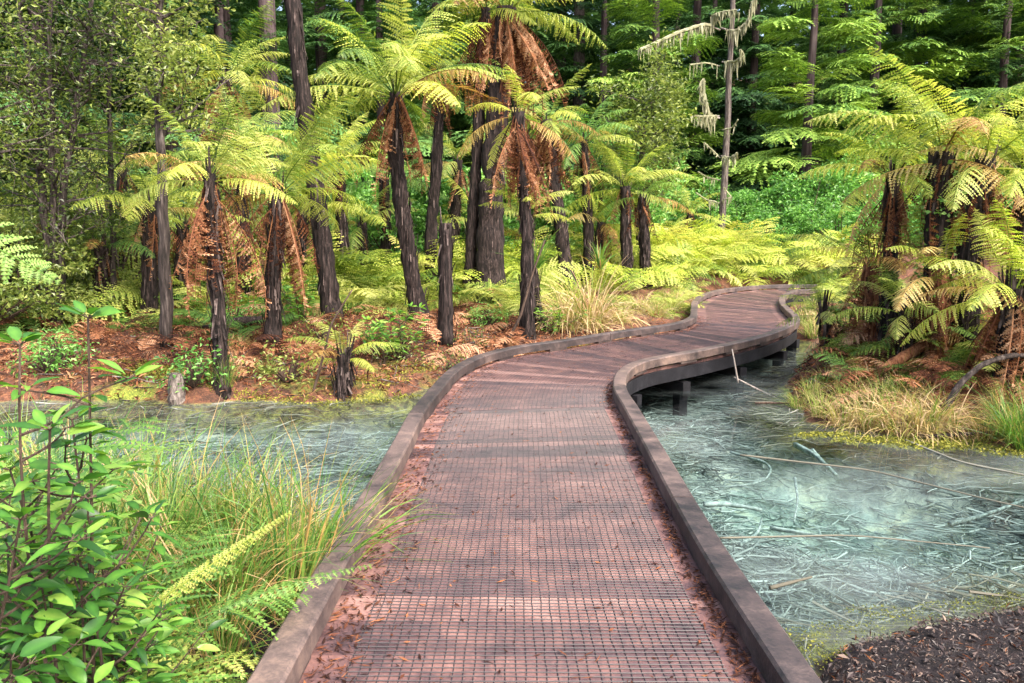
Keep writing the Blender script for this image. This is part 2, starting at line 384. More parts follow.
for P0, side in ((Ls, -1), (Rs, 1)):
    P = resample(P0, .12); n = len(P); i = 0
    while i < n - 3:
        k = min(n, i + int(rg.integers(22, 32))); seg = P[i:k].copy()
        if k < n - 3: seg[-1] = seg[-1] * .9 + seg[-2] * .1
        else: k = n
        bpart(kerb_piece(seg, .066, .035, .135, float(np.clip(.5 + .12 * rg.normal(), .2, .8))), 'kerb_timber', M['kerb'])
        i = k - 1
    for j in range(4, n - 2, 9):
        t = P[j + 1] - P[j - 1]; t /= np.linalg.norm(t)
        pk = MB(); pk.box([*P[j], .0175], [.34, .11, .034], [[t[0], t[1], 0], [-t[1], t[0], 0], [0, 0, 1]], tint=.35)
        bpart(pk, 'packer', M['kerb'])
    fa = kerb_piece(offset_curve(P, side * -.0), .03, -.2, -.042, .5, .004); bpart(fa, 'rim_joist', M['dark_timber'])
for s in np.arange(1.0, S_END - .5, 1.55):
    (l,), (r_,) = pathLR([s]); u = r_ - l; W = np.linalg.norm(u); u /= W; c = (l + r_) / 2
    br = MB(); br.box([*c, -.32], [W + .12, .12, .15], [[u[0], u[1], 0], [-u[1], u[0], 0], [0, 0, 1]], tint=.4)
    bpart(br, 'bearer', M['dark_timber'])
    for k in (-1, 1):
        p = c + u * k * (W / 2 - .06); zb = hz(*p) - .15
        if zb < -.42:
            po = MB(); po.box([*p, (zb - .40) / 2], [.13, .13, -.396 - zb], [[u[0], u[1], 0], [-u[1], u[0], 0], [0, 0, 1]], tint=.45)
            bpart(po, 'post', M['dark_timber'])

# wire netting: panels laid over the deck, a bare strip left beside each kerb
def netting(s0, s1, u0, u1, cell=.04, row=.03, hw=.0023, zs=1.0):
    mb = MB(); z0, z1 = .002, .002 + .003 * zs
    ss = np.arange(s0, s1, .08); L, Rr = pathLR(ss); W = np.linalg.norm(Rr - L, axis=1)
    jit = np.random.default_rng(int(s0 * 100))
    nl = int(np.mean(W) * (u1 - u0) / cell)
    for k in range(nl + 1):
        uu = u0 + (u1 - u0) * k / nl + .0012 * jit.normal(size=len(ss))
        P = L + (Rr - L) * uu[:, None]; A = offset_curve(P, -hw); B = offset_curve(P, hw); n = len(P)
        V = np.concatenate([np.c_[A, np.full(n, z0)], np.c_[P, np.full(n, z1)], np.c_[B, np.full(n, z0)]])
        i = np.arange(n - 1); mb.add(V, np.concatenate([np.stack([i, i + 1, n + i + 1, n + i], -1), np.stack([n + i, n + i + 1, 2 * n + i + 1, 2 * n + i], -1)]))
    st = np.arange(s0, s1, row)
    for s in st:
        s_ = s + .0015 * jit.normal(size=9); L, Rr = pathLR(s_); uu = np.linspace(u0 - .004, u1 + .004, 9)
        P = L + (Rr - L) * uu[:, None]; A = offset_curve(P, -hw); B = offset_curve(P, hw); n = 9
        V = np.concatenate([np.c_[A, np.full(n, z0 + .0015)], np.c_[P, np.full(n, z1 + .0015)], np.c_[B, np.full(n, z0 + .0015)]])
        i = np.arange(n - 1); mb.add(V, np.concatenate([np.stack([i, i + 1, n + i + 1, n + i], -1), np.stack([n + i, n + i + 1, 2 * n + i + 1, 2 * n + i], -1)]))
    bpart(mb, 'wire_netting', M['wire'])
def s_near(px, py):
    p = on_z(px, py, 0)[:2]; return arc[np.argmin(np.linalg.norm(Cs - p, axis=1))]
sA, sB, sC, sD = s_near(535, 410), s_near(570, 384), s_near(735, 325), s_near(735, 300)
netting(.5, sA - .02, .12, .90); netting(sA + .02, sB, .08, .93, hw=.0022, zs=.8); netting(sB + .012, sC, .07, .93, row=.034, hw=.002, zs=.5); netting(sC + .02, sD, .14, .86, row=.045, hw=.0018, zs=.2); netting(sD + .02, S_END - .4, .1, .9, row=.045, hw=.0018, zs=.2)

# fallen needles and leaf scraps along the kerbs
lt = MB(); N = 7000
for side in (0, 1):
    s = 4.2 + 14 * rg.random(N // 2) ** 1.8; u = np.abs(rg.normal(size=N // 2)) * (.065 if side == 0 else .022)
    u = np.where(rg.random(N // 2) < .13, rg.uniform(0, .9, N // 2), u) + .04
    L, Rr = pathLR(s); P = L + (Rr - L) * (u if side == 0 else 1 - u)[:, None]
    ln = rg.uniform(.006, .035, N // 2); an = rg.uniform(0, 6.28, N // 2); wd = np.where(rg.random(N // 2) < .3, .006, .0018)
    d = np.stack([np.cos(an), np.sin(an)], -1); e = np.stack([-d[:, 1], d[:, 0]], -1)
    z = rg.uniform(.004, .013, N // 2)
    V = np.stack([np.c_[P - d * ln[:, None], z], np.c_[P + e * wd[:, None], z + .003], np.c_[P + d * ln[:, None], z + rg.uniform(0, .01, N // 2)], np.c_[P - e * wd[:, None], z]], 1)
    lt.add(V, np.arange(N // 2 * 4).reshape(-1, 4), tint=np.repeat(rg.uniform(.1, 1, N // 2), 4))
tag(lt.build('needle_litter', M['dead']), 'reddish fallen needles and leaf scraps lying along the inner edges of the kerbs', 'litter', kind='stuff')
# ------------------------------------------------------------------ foliage shapes
def frond_into(mb, L, e0, e1, n=26, w=.36, m=8, droop=.25, forward=.4, seed=0, t0=.1, sway=0, mat4=None, tint0=.5, rr=.008, curl=1.0, fold=0.0, fill=1.05, mi=0, gap=0.0, wrinkle=0.0):
    """one feather-like frond: a curved rachis with toothed leaflets either side"""
    rg = np.random.default_rng(seed); K = 28
    ts = np.linspace(0, 1, K); e = e0 + (e1 - e0) * ts ** 1.15; ds = L / (K - 1)
    P = np.zeros((K, 3)); az = sway * ts ** 1.5
    step = np.stack([np.cos(e) * np.cos(az), np.cos(e) * np.sin(az), np.sin(e)], -1) * ds
    P[1:] = np.cumsum((step[:-1] + step[1:]) / 2, 0)
    TT = step / ds
    vs = []; 
    rb = MB(); rb.tube(P, np.linspace(rr, rr * .25, K), 4, cap=False)
    V = np.vstack(rb.v); Q = np.vstack(rb.q)
    if mat4 is not None: V = V @ mat4[:3, :3].T + mat4[:3, 3]
    mb.add(V, Q, tint=np.clip(tint0 - .15, 0, 1), mi=mi)
    t = np.linspace(t0, .985, n) + rg.normal(size=n) * .003
    pos = np.stack([np.interp(t, ts, P[:, k]) for k in range(3)], -1)
    T = np.stack([np.interp(t, ts, TT[:, k]) for k in range(3)], -1); T /= np.linalg.norm(T, axis=1)[:, None]
    S0 = np.cross(np.array([0, 0, 1.]), T); S0 /= np.linalg.norm(S0, axis=1)[:, None] + 1e-6
    Nn = np.cross(T, S0)
    tt = (t - t0) / (1 - t0)
    prof = np.minimum(1, (tt + .12) / .42) ** .8 * (1 - np.clip((tt - .4) / .6, 0, 1) ** 1.7) ** .9
    sp = L * (1 - t0) / n
    for side in (-1, 1):
        ok = rg.random(n) > gap
        l = w * prof * (1 + .08 * rg.normal(size=n)); l = np.maximum(l, .012) * np.where(ok, 1, .25)
        a = forward + .25 * tt + .09 * rg.normal(size=n)
        D = side * S0 * np.cos(a)[:, None] + T * np.sin(a)[:, None]
        D = D * math.cos(fold) - Nn * math.sin(fold)
        D += Nn * ((.12 + wrinkle * .5) * rg.normal(size=n))[:, None] + T * (wrinkle * .4 * rg.normal(size=n))[:, None]
        Bv = np.cross(Nn, D); Bv /= np.linalg.norm(Bv, axis=1)[:, None]
        s = np.linspace(0, 1, m + 1)
        X = pos[:, None] + D[:, None] * (l[:, None] * s)[..., None] - Nn[:, None] * (droop * l[:, None] * s ** 2 * curl)[..., None]
        pw = sp * fill * .62 * (1 - s[:-1] ** 2.2 * .85) * np.minimum(1, .55 + s[:-1] * 3)
        pw = np.minimum(pw[None], l[:, None] * .5)
        for q in (-1, 1):
            b0 = X[:, :-1]; b1 = X[:, :-1] + (X[:, 1:] - X[:, :-1]) * .92
            tip = (b0 + b1) / 2 + (X[:, 1:] - X[:, :-1]) * .45 + q * Bv[:, None] * pw[..., None] + Nn[:, None] * (rg.normal(size=(n, m)) * .18 * pw)[..., None]
            V = np.stack([b0, b1, tip], 2).reshape(-1, 3)
            if mat4 is not None: V = V @ mat4[:3, :3].T + mat4[:3, 3]
            tn = np.repeat(np.clip(tint0 + .17 * rg.normal(size=n)[:, None] + .08 * rg.normal(size=(n, m)) + .12 * s[None, :-1], 0, 1).ravel(), 3)
            mb.add(V, None, np.arange(len(V)).reshape(-1, 3), tn, mi)
    return P
def rotm(az, pitch=0, roll=0, loc=(0, 0, 0), sc=1.0):
    return np.array(Matrix.Translation(loc) @ Euler((roll, -pitch, az)).to_matrix().to_4x4() @ Matrix.Scale(sc, 4))

# shared frond meshes (length 1 m nominal; scaled per fern)
def fm(name, mat, **k):
    mb = MB(); frond_into(mb, **k); return mb.mesh(name, mat)
FR = {}
for key, mat in (('g', 'fern'), ('y', 'fern_y'), ('d', 'fern_g'), ('o', 'fern_o')):
    FR[key] = [fm('frond', M[mat], L=1, e0=R(e0), e1=R(e1), n=34, w=.155, m=9, droop=.4, forward=.3, seed=i + 10, sway=sw, rr=.006, t0=.15, fold=fo, fill=.95, gap=.05, wrinkle=.12)
               for i, (e0, e1, sw, fo) in enumerate(((60, -14, .15, .15), (50, -24, -.2, .2), (40, -32, .2, .25), (27, -42, -.15, .3), (10, -50, .2, .35), (73, 22, -.15, .1)))]
FD = [fm('dead_frond', M['dead'], L=1, e0=R(e0), e1=R(e1), n=34, w=.075, m=5, droop=.7, forward=.8, seed=i + 40, sway=sw, rr=.007, t0=.06, fold=fo, fill=1.25, gap=.18, wrinkle=.7)
      for i, (e0, e1, sw, fo) in enumerate(((-62, -97, .2, .7), (-74, -95, -.2, .9), (-48, -99, .2, .6), (-80, -93, .2, 1.0)))]

def fibre_trunk(mb, P, r0, r1, seed, stubs=230, flare=1.5, sides=14, mi=0):
    rg = np.random.default_rng(seed); P = np.asarray(P, float)
    a = np.concatenate([[0], np.cumsum(np.linalg.norm(np.diff(P, axis=0), axis=1))]); n = max(10, int(a[-1] / .16))
    q = np.linspace(0, a[-1], n)
    # smooth spine
    S = np.stack([np.interp(q, a, P[:, k]) for k in range(3)], -1)
    for _ in range(max(2, n // 8)): S[1:-1] = (S[:-2] + S[1:-1] * 2 + S[2:]) / 4
    f = q / a[-1]; rad = r0 + (r1 - r0) * f + r0 * (flare - 1) * np.exp(-f * 9)
    S[1:-1, :2] += rg.normal(size=(n - 2, 2)) * r1 * .07
    mb.tube(S, rad * (1 + .06 * rg.normal(size=n)), sides, tint=.42, mi=mi, rough=.09, rng=rg)
    for i in range(stubs):                                  # ragged fibre and old stalk bases
        u = rg.random(); c = np.array([np.interp(u, f, S[:, k]) for k in range(3)]); r_ = np.interp(u, f, rad)
        an = rg.uniform(0, 6.28); o = np.array([math.cos(an), math.sin(an), 0]); t = np.array([-o[1], o[0], 0])
        ln = rg.uniform(.1, .38); wd = rg.uniform(.008, .026)
        up = np.array([0, 0, 1.]) * (1 if rg.random() < .45 else -1)
        b = c + o * r_ * .92; tip = b + up * ln + o * rg.uniform(.015, .09)
        mb.add([b - t * wd, b + t * wd, tip + t * wd * .5, tip - t * wd * .5], [[0, 1, 2, 3]], tint=float(np.clip(.5 + .22 * rg.normal(), 0, 1)), mi=mi)
    return S

def tree_fern(path, r0, r1, n, L, nd, Ld, label, seed, pal='g', up=0, group=None, trunk_mat='trunkfern', el=None, tilt=(0, 0)):
    rg = np.random.default_rng(seed); P = np.asarray(path, float)
    t = empty('tree_fern', P[0], label, 'tree fern', group)
    Lp = P - P[0]; Lp = np.vstack([Lp[0] - [0, 0, .15], Lp])
    mb = MB(); S = fibre_trunk(mb, Lp, r0, r1, seed); mb.build('trunk', M[trunk_mat], t, True)
    top = S[-1]
    # fibrous crown boss
    az0 = rg.uniform(0, 6.28)
    for i in range(n):
        k = (i * 6 // n + int(rg.random() < .25)) % 6
        order = [5, 0, 1, 2, 3, 4]; me = FR['o' if (k >= 3 and rg.random() < .2) or pal == 'o' and k >= 2 else (pal if pal != 'o' else 'y') if rg.random() > .22 else ('y' if pal == 'g' else 'g')][order[k]]
        a = az0 + i * 2.39996 + rg.normal() * .15
        o = inst(me, 'frond', t, top + np.array([math.cos(a), math.sin(a), 0]) * r1 * .45 + [0, 0, -.02 * k],
                 (rg.normal() * .2 + tilt[0], R(rg.normal() * 6 - up), a), L * rg.uniform(.82, 1.12))
    for i in range(int(nd * 1.5)):
        a = az0 + 1 + i * 2.39996 + rg.normal() * .3
        inst(FD[int(rg.integers(4))], 'dead_frond', t, top + np.array([math.cos(a), math.sin(a), 0]) * r1 * .8 + [0, 0, -rg.uniform(.03, .3)],
             (rg.normal() * .2, R(rg.normal() * 8), a), (Ld * rg.uniform(.45, 1.2),) * 3)
    return t
def pxpath(pts, dy=None):
    b = gp(*pts[0]); out = [b]
    for i, (x, y) in enumerate(pts[1:]): out.append(at(x, y, b[1] + (dy[i] if dy else 0)))
    return out

TF = [ # px path, r0, r1, fronds, L, dead, Ldead, palette, label
 ([(222, 388), (217, 290), (209, 174)], .08, .065, 17, 1.1, 18, 1.35, 'g', 'thin-stemmed tree fern by the pool edge with long brown fronds hanging beside its trunk'),
 ([(272, 352), (274, 270), (279, 190)], .115, .10, 20, 1.8, 14, 1.6, 'g', 'tree fern with rusty fronds hanging to the ground, left of the tall leaning trunk'),
 ([(333, 328), (316, 195), (301, 85), (289, -30), (280, -160)], .13, .10, 12, 1.9, 3, 1.2, 'd', 'tall bare leaning tree fern trunk whose crown is above the picture'),
 ([(421, 323), (406, 235), (396, 160), (396, 92)], .15, .12, 28, 2.3, 16, 1.5, 'g', 'large tree fern with the full umbrella crown left of centre on a curved dark trunk'),
 ([(432, 300), (430, 240), (437, 160), (441, 70)], .13, .105, 16, 1.75, 9, 1.2, 'g', 'tree fern leaning right close behind the large umbrella crown'),
 ([(468, 302), (474, 200), (480, 90), (486, 8)], .13, .11, 12, 1.8, 10, 1.5, 'g', 'slim tree fern standing against the left side of the thickest trunk'),
 ([(489, 304), (491, 200), (499, 100), (506, 8)], .28, .22, 22, 2.1, 46, 2.0, 'g', 'tree fern with the thickest trunk, a heavy red-brown skirt under its high crown'),
 ([(527, 337), (527, 245), (521, 160), (518, 112)], .115, .095, 8, 1.3, 26, 1.4, 'y', 'tree fern beside the boardwalk bend with many rusty dead fronds, right of the thickest trunk'),
 ([(540, 330), (533, 270), (526, 212)], .08, .07, 13, 1.05, 3, .7, 'y', 'small tree fern with a low spreading yellow crown in front of the brown skirts'),
 ([(568, 290), (560, 220), (551, 160), (546, 120)], .18, .14, 13, 1.7, 34, 1.7, 'g', 'tree fern draped in thick brown fronds just right of centre, dark trunk leaning left'),
 ([(628, 287), (626, 240), (625, 186)], .15, .13, 17, 1.85, 8, 1.1, 'g', 'tree fern with a wide drooping crown at left of the straw tussock beyond the bend'),
 ([(646, 287), (645, 240), (643, 194)], .14, .12, 11, 1.4, 7, 1.0, 'd', 'shorter tree fern close to the right of the wide drooping crown beyond the bend'),
 ([(215, 300), (212, 180), (226, 78)], .15, .12, 19, 1.9, 12, 1.5, 'g', 'tree fern high at upper left with pale arching fronds, behind the small-leaved tree'),
 ([(345, 298), (342, 220), (336, 158)], .14, .12, 17, 1.55, 6, 1.2, 'y', 'tree fern with a bright yellow-green crown right of the tall leaning trunk'),
 ([(590, 286), (588, 210), (583, 140)], .15, .12, 15, 1.9, 8, 1.3, 'd', 'blue-green tree fern behind the brown-draped one near the centre'),
 ([(388, 290), (386, 230), (384, 178)], .13, .12, 13, 1.7, 4, 1.2, 'd', 'young tree fern in the background between the yellow crown and the large umbrella crown'),
 ([(452, 284), (455, 225), (458, 160)], .13, .12, 13, 1.9, 8, 1.2, 'g', 'tree fern in the background seen between the leaning trunk and the thickest trunk'),
 ([(150, 320), (150, 260), (152, 205)], .13, .11, 13, 1.5, 8, 1.2, 'g', 'tree fern half hidden in the undergrowth left of the straight grey trunk'),
 ([(245, 310), (243, 225), (240, 140)], .13, .11, 15, 1.6, 7, 1.2, 'g', 'tree fern behind the pair of rusty skirted ferns, crown level with the yellow-green one'),
 ([(888, 352), (890, 260), (894, 172)], .09, .08, 14, 1.3, 12, 1.1, 'y', 'leftmost tree fern of the right-hand clump, slim trunk and golden fronds'),
 ([(938, 352), (938, 255), (942, 152)], .15, .13, 18, 1.6, 14, 1.1, 'g', 'middle tree fern of the right-hand clump, thickest trunk there and wrapped in a pale climber'),
 ([(966, 352), (970, 240), (986, 160)], .12, .11, 15, 1.6, 12, 1.1, 'y', 'tree fern leaning right in the right-hand clump'),
 ([(1022, 350), (1024, 260), (1030, 175)], .14, .12, 11, 1.5, 10, 1.1, 'g', 'tree fern cut by the right edge of the picture, behind the clump'),
 ([(872, 348), (872, 300), (871, 262)], .10, .09, 12, 1.15, 16, 1.0, 'g', 'low tree fern at the left foot of the right-hand clump with a rusty skirt', 'rust'),
 ([(935, 360), (936, 310), (938, 272)], .11, .10, 12, 1.15, 22, 1.1, 'o', 'low tree fern at the middle foot of the right-hand clump, deep red-brown skirt', 'rust'),
 ([(1006, 378), (1008, 330), (1012, 288)], .10, .10, 13, 1.2, 20, 1.1, 'y', 'low tree fern at the right foot of the clump, reddish fronds drooping over grass'),
 ([(1046, 392), (1046, 350), (1048, 312)], .1, .1, 14, 1.25, 10, .9, 'o', 'low tree fern with rust-tinged drooping fronds at the right edge above the arched dead branch'),
 ([(905, 366), (905, 335), (906, 308)], .08, .08, 13, .95, 6, .6, 'g', 'knee-high tree fern on the front slope of the right mound'),
 ([(826, 353), (825, 328), (823, 310)], .055, .05, 11, .72, 5, .4, 'g', 'small tree fern beside the right kerb of the far bend'),
 ([(343, 394), (344, 372), (345, 354)], .09, .07, 11, .72, 7, .3, 'g', 'dwarf tree fern with a shaggy base on the near edge of the left bank'),
 ([(62, 318), (61, 270), (60, 205)], .1, .09, 15, 1.6, 6, 1.0, 'y', 'pale tree fern crown showing between the thin stems at the far left'),
 ([(118, 305), (119, 250), (122, 170)], .1, .09, 15, 1.7, 6, 1.0, 'g', 'pale tree fern crown behind the slender sapling at the left'),
 ([(10, 322), (9, 280), (8, 235)], .1, .09, 14, 1.4, 5, 1.0, 'g', 'tree fern crown at the very left edge under the olive leaves'),
 ([(180, 312), (181, 270), (183, 222)], .12, .11, 14, 1.5, 4, 1.0, 'y', 'low bright tree fern just right of the straight grey trunk, behind the front row'),
 ([(300, 300), (301, 260), (303, 205)], .12, .11, 15, 1.6, 4, 1.0, 'y', 'low yellow tree fern peeping out behind the leaning trunk'),
 ([(365, 292), (364, 260), (362, 222)], .12, .11, 14, 1.6, 4, 1.0, 'g', 'low spreading tree fern behind the umbrella fern, left of its trunk'),
 ([(100, 322), (101, 285), (102, 245)], .11, .1, 13, 1.3, 8, .9, 'd', 'low dull-green tree fern in the undergrowth at the far left'),
 ([(478, 284), (478, 250), (479, 222)], .12, .11, 13, 1.7, 4, 1.0, 'g', 'low tree fern filling the gap behind the broken trunk'),
 ([(560, 282), (598, 250), (602, 222)], .12, .11, 13, 1.8, 8, 1.1, 'y', 'low golden tree fern behind the straw tussock'),
 ([(690, 252), (690, 230), (690, 212)], .15, .13, 12, 1.5, 6, 1.0, 'y', 'distant young tree fern at the back of the fern thicket near the lichen-hung dead tree'),
]
for i, (pth, r0, r1, n, L, nd, Ld, pal, lab, *bk) in enumerate(TF):
    tree_fern(pxpath(pth), r0, r1, n, L, nd, Ld, lab, 100 + i, pal, {3: 2, 6: -4, 7: -18, 9: -8, 10: -6, 19: -8, 20: -4, 21: -6}.get(i, 0), trunk_mat=bk[0] if bk else 'trunkfern')

# broken trunk without a crown
b = gp(446, 344); mb = MB(); t = empty('broken_tree_fern', b, 'short broken dark trunk without a crown between the umbrella tree fern and the thickest trunk', 'tree stump')
fibre_trunk(mb, np.array([b, at(446, 290, b[1]), at(446, 222, b[1])]) - b - [0, 0, .02], .105, .095, 5, 110); mb.build('trunk', M['trunkfern'], t, True)

# ------------------------------------------------------------------ ground ferns (one mesh each, copied)
def ground_fern(seed, n, L, w, e=(75, 30), mats=('fern',), sub=20, m=7, tint=.5):
    rg = np.random.default_rng(seed); mb = MB()
    for i in range(n):
        a = i * 2.4 + rg.normal() * .3; e0 = R(rg.uniform(e[1], e[0])); ll = L * rg.uniform(.7, 1.1)
        frond_into(mb, ll, e0, e0 - R(rg.uniform(60, 105)), n=sub, w=w * ll, m=m, droop=.25, forward=.35, seed=seed * 50 + i, t0=.22, sway=rg.normal() * .3,
                   mat4=rotm(a, 0, rg.normal() * .25, (.03 * math.cos(a), .03 * math.sin(a), 0)), tint0=float(np.clip(tint + .15 * rg.normal(), .05, .95)), rr=.005)
    return mb.mesh('ground_fern', [M[k] for k in mats])
GF = [ground_fern(s, 13, 1.25, .27, mats=('fern_y',), tint=.55) for s in (1, 2, 3)]
GFg = [ground_fern(s, 11, 1.0, .25, mats=('fern',)) for s in (4, 5, 6)]
GFd = [ground_fern(s, 10, .95, .24, (70, 15), mats=('fern_g',)) for s in (7, 8)]
GFr = [ground_fern(s, 11, .9, .22, (62, 0), mats=('dead',), sub=18) for s in (9, 10)]
rgp = np.random.default_rng(21)
def scatter(meshes, boxes, label, cat, group, name, sc=(.8, 1.25), mind=.35, sink=.04, keep=1.25, dry=.15):
    pts = []
    for (x0, x1, y0, y1, n) in boxes:
        k = 0; tries = 0
        while k < n and tries < n * 12:
            tries += 1; p = gp(rgp.uniform(x0, x1), rgp.uniform(y0, y1))
            if p[1] > 62 or path_dist(np.array([p[0]]), np.array([p[1]]))[0] < keep or pool_sd(np.array([p[0]]), np.array([p[1]]))[0] < dry: continue
            if any((p[0] - q[0]) ** 2 + (p[1] - q[1]) ** 2 < mind ** 2 for q in pts): continue
            pts.append(p); k += 1
            o = inst(meshes[int(rgp.integers(len(meshes)))], name, None, p - [0, 0, sink], (rgp.normal() * .12, rgp.normal() * .12, rgp.uniform(0, 6.28)), rgp.uniform(*sc))
            tag(o, label, cat, group)
    return pts
scatter(GF + GFg[:1], [(585, 860, 246, 284, 72), (630, 860, 230, 250, 36)], 'yellow-green ground fern in the sunny thicket behind the far end of the boardwalk', 'fern', 'ground ferns of the far thicket', 'ground_fern', (1.2, 2.0), .6)
scatter(GFg + GF[:1], [(330, 620, 262, 300, 22), (330, 520, 284, 318, 20), (150, 340, 268, 318, 28), (60, 160, 280, 312, 8)], 'light green ground fern under the tree ferns in the middle of the left bank', 'fern', 'ground ferns under the tree ferns', 'ground_fern', (1.1, 2.1), .55)
scatter(GFd, [(-60, 330, 280, 338, 44)], 'dark green ground fern in the shade at the far left of the bank', 'fern', 'shaded ground ferns', 'ground_fern', (.8, 1.4), .4)
scatter(GFr, [(-40, 215, 290, 376, 66), (330, 520, 296, 356, 34), (215, 330, 296, 366, 44)], 'rust-brown withered ground fern on the litter of the left bank', 'dead fern', 'withered ferns on the left bank', 'withered_fern', (.55, 1.15), .3)
scatter(GFg, [(600, 695, 286, 318, 15), (480, 560, 300, 335, 4)], 'light green ground fern close behind the left kerb at the bend', 'fern', 'ground ferns along the left kerb', 'ground_fern', (.5, .95), .3, keep=1.1)
scatter(GFg, [(815, 870, 275, 305, 9), (850, 900, 290, 330, 5)], 'green ground fern between the far end of the boardwalk and the right-hand clump', 'fern', 'ground ferns at the end of the boardwalk', 'ground_fern', (.8, 1.2), .4, keep=1.1)
scatter(GFg + GFd, [(850, 1060, 290, 385, 30)], 'green ground fern around the feet of the right-hand tree fern clump', 'fern', 'ground ferns of the right-hand clump', 'ground_fern', (.5, .95), .35)
scatter(GFr, [(845, 1060, 300, 395, 90)], 'red-brown withered fern on the mound below the right-hand tree fern clump', 'dead fern', 'withered ferns on the right-hand mound', 'withered_fern', (.5, 1.05), .22)
# ------------------------------------------------------------------ leaf clouds, trees, shrubs
def leaves_into(mb, C, size, rg, asp=.45, upb=.6, tint=None, fold=.18, mi=0):
    n = len(C); sz = size * rg.uniform(.6, 1.3, n)
    D = rg.normal(size=(n, 3)); D[:, 2] = D[:, 2] * .6 - .1; D /= np.linalg.norm(D, axis=1)[:, None]
    N = rg.normal(size=(n, 3)); N[:, 2] += upb * 2; S = np.cross(N, D); S /= np.linalg.norm(S, axis=1)[:, None] + 1e-6; N = np.cross(D, S)
    a = C; b = C + D * (sz * .5)[:, None] + S * (sz * asp * .5)[:, None] + N * (sz * fold)[:, None]; c = C + D * sz[:, None]; d = C + D * (sz * .5)[:, None] - S * (sz * asp * .5)[:, None] + N * (sz * fold)[:, None]
    V = np.stack([a, b, c, d], 1).reshape(-1, 3); k = np.arange(n)[:, None] * 4
    if tint is None: tint = np.clip(.5 + .2 * rg.normal(size=n), 0, 1)
    mb.add(V, None, np.concatenate([k + [0, 1, 2], k + [0, 2, 3]]), np.repeat(tint, 4), mi)
def limb(p, d, l, rg, n=7, grav=0., wig=.25):
    P = [np.array(p, float)]; d = np.array(d, float); d /= np.linalg.norm(d)
    for i in range(n - 1):
        d = d + rg.normal(size=3) * wig * .5 + np.array([0, 0, grav]); d /= np.linalg.norm(d); P.append(P[-1] + d * l / (n - 1))
    return np.array(P)
def small_tree(paths, r0, label, seed, nl, leaf, crown_from=.35, limbs=16, ll=(.6, 1.6), mat='olive', bark='trunkgrey', name='small_leaved_tree', cat='tree', stop=1.0, group=None, spread=.16):
    rg = np.random.default_rng(seed); base = np.array(paths[0][0]); t = empty(name, base, label, cat, group)
    fol = MB(); tips = []
    for P in paths:
        P = np.array(P) - base; a = np.concatenate([[0], np.cumsum(np.linalg.norm(np.diff(P, axis=0), axis=1))]); n = max(6, int(a[-1] / .3))
        q = np.linspace(0, a[-1], n); S = np.stack([np.interp(q, a, P[:, k]) for k in range(3)], -1)
        for _ in range(3): S[1:-1] = (S[:-2] + 2 * S[1:-1] + S[2:]) / 4
        S[1:-1] += rg.normal(size=(n - 2, 3)) * .012; S[0, 2] -= .1
        mb = MB(); mb.tube(S, np.linspace(r0, r0 * .35, n), 9, tint=.27, rough=.05, rng=rg); mb.build('trunk', M[bark], t, True)
        for i in range(limbs):
            br = MB()
            u = crown_from + (stop - crown_from) * rg.random(); p = np.array([np.interp(u * a[-1], q, S[:, k]) for k in range(3)])
            an = rg.uniform(0, 6.28); dd = [math.cos(an), math.sin(an), rg.uniform(-.1, .9)]
            Lb = limb(p, dd, rg.uniform(*ll) * (1.15 - .5 * u), rg); br.tube(Lb, np.linspace(r0 * .3, .006, len(Lb)), 5, tint=.45)
            for j in range(5):
                k = int(rg.integers(2, len(Lb))); tw = limb(Lb[k], rg.normal(size=3) + [0, 0, .2], rg.uniform(.25, .6), rg, 5); br.tube(tw, np.linspace(.007, .003, 5), 4, tint=.4, cap=False)
                tips.append(tw)
            tips.append(Lb[3:]); br.build('branch', M[bark], t)
    A = np.vstack(tips); C = A[rg.integers(0, len(A), nl)] + rg.normal(size=(nl, 3)) * spread
    cl = rg.normal(size=len(A)) * .0
    hx = np.sin(C[:, 0] * 3.1 + seed) * np.cos(C[:, 2] * 2.7) * .12
    leaves_into(fol, C, leaf, rg, tint=np.clip(.45 + hx + .2 * rg.normal(size=nl), 0, 1)); fol.build('crown', M[mat], t)
    return t
b = gp(167, 347)
small_tree([[b, at(165, 260, b[1]), at(161, 150, b[1]), at(158, 70, b[1] + .2), at(165, -60, b[1] + .4)]], .095, 'small-leaved tree with a straight grey trunk on the left bank and a loose olive crown', 51, 5000, .085, .5, 30, (.7, 1.5))
b = gp(55, 330)
small_tree([[b, at(54, 230, b[1]), at(52, 120, b[1]), at(48, -60, b[1])], [b + [.06, 0, 0], at(62, 200, b[1]), at(84, 60, b[1] + .2), at(100, -60, b[1])],
            [b - [.06, 0, 0], at(44, 200, b[1]), at(28, 60, b[1]), at(10, -60, b[1])]], .075, 'many-stemmed small-leaved tree with thin dark stems at the far left', 52, 6500, .08, .22, 26, (.6, 1.5))
b = gp(-40, 345)
small_tree([[b, at(-42, 200, b[1]), at(-30, 60, b[1]), at(-20, -80, b[1])]], .09, 'leafy small tree cut by the left edge of the picture', 53, 5200, .08, .2, 34, (.7, 1.7))
b = gp(112, 322)
small_tree([[b, at(114, 220, b[1]), at(108, 100, b[1]), at(120, -50, b[1])]], .06, 'slender small-leaved sapling between the many-stemmed tree and the straight grey trunk', 54, 3600, .075, .15, 28, (.5, 1.3))
b = at(640, 250, 23); b[2] = hz(b[0], b[1])
small_tree([[b, at(638, 190, 23), at(645, 120, 23), at(655, 70, 23)]], .12, 'olive-leaved young tree rising behind the wide drooping tree fern beyond the bend', 55, 8500, .13, .35, 26, (.9, 2.1), spread=.22)
b = at(600, 252, 26); b[2] = hz(b[0], b[1])
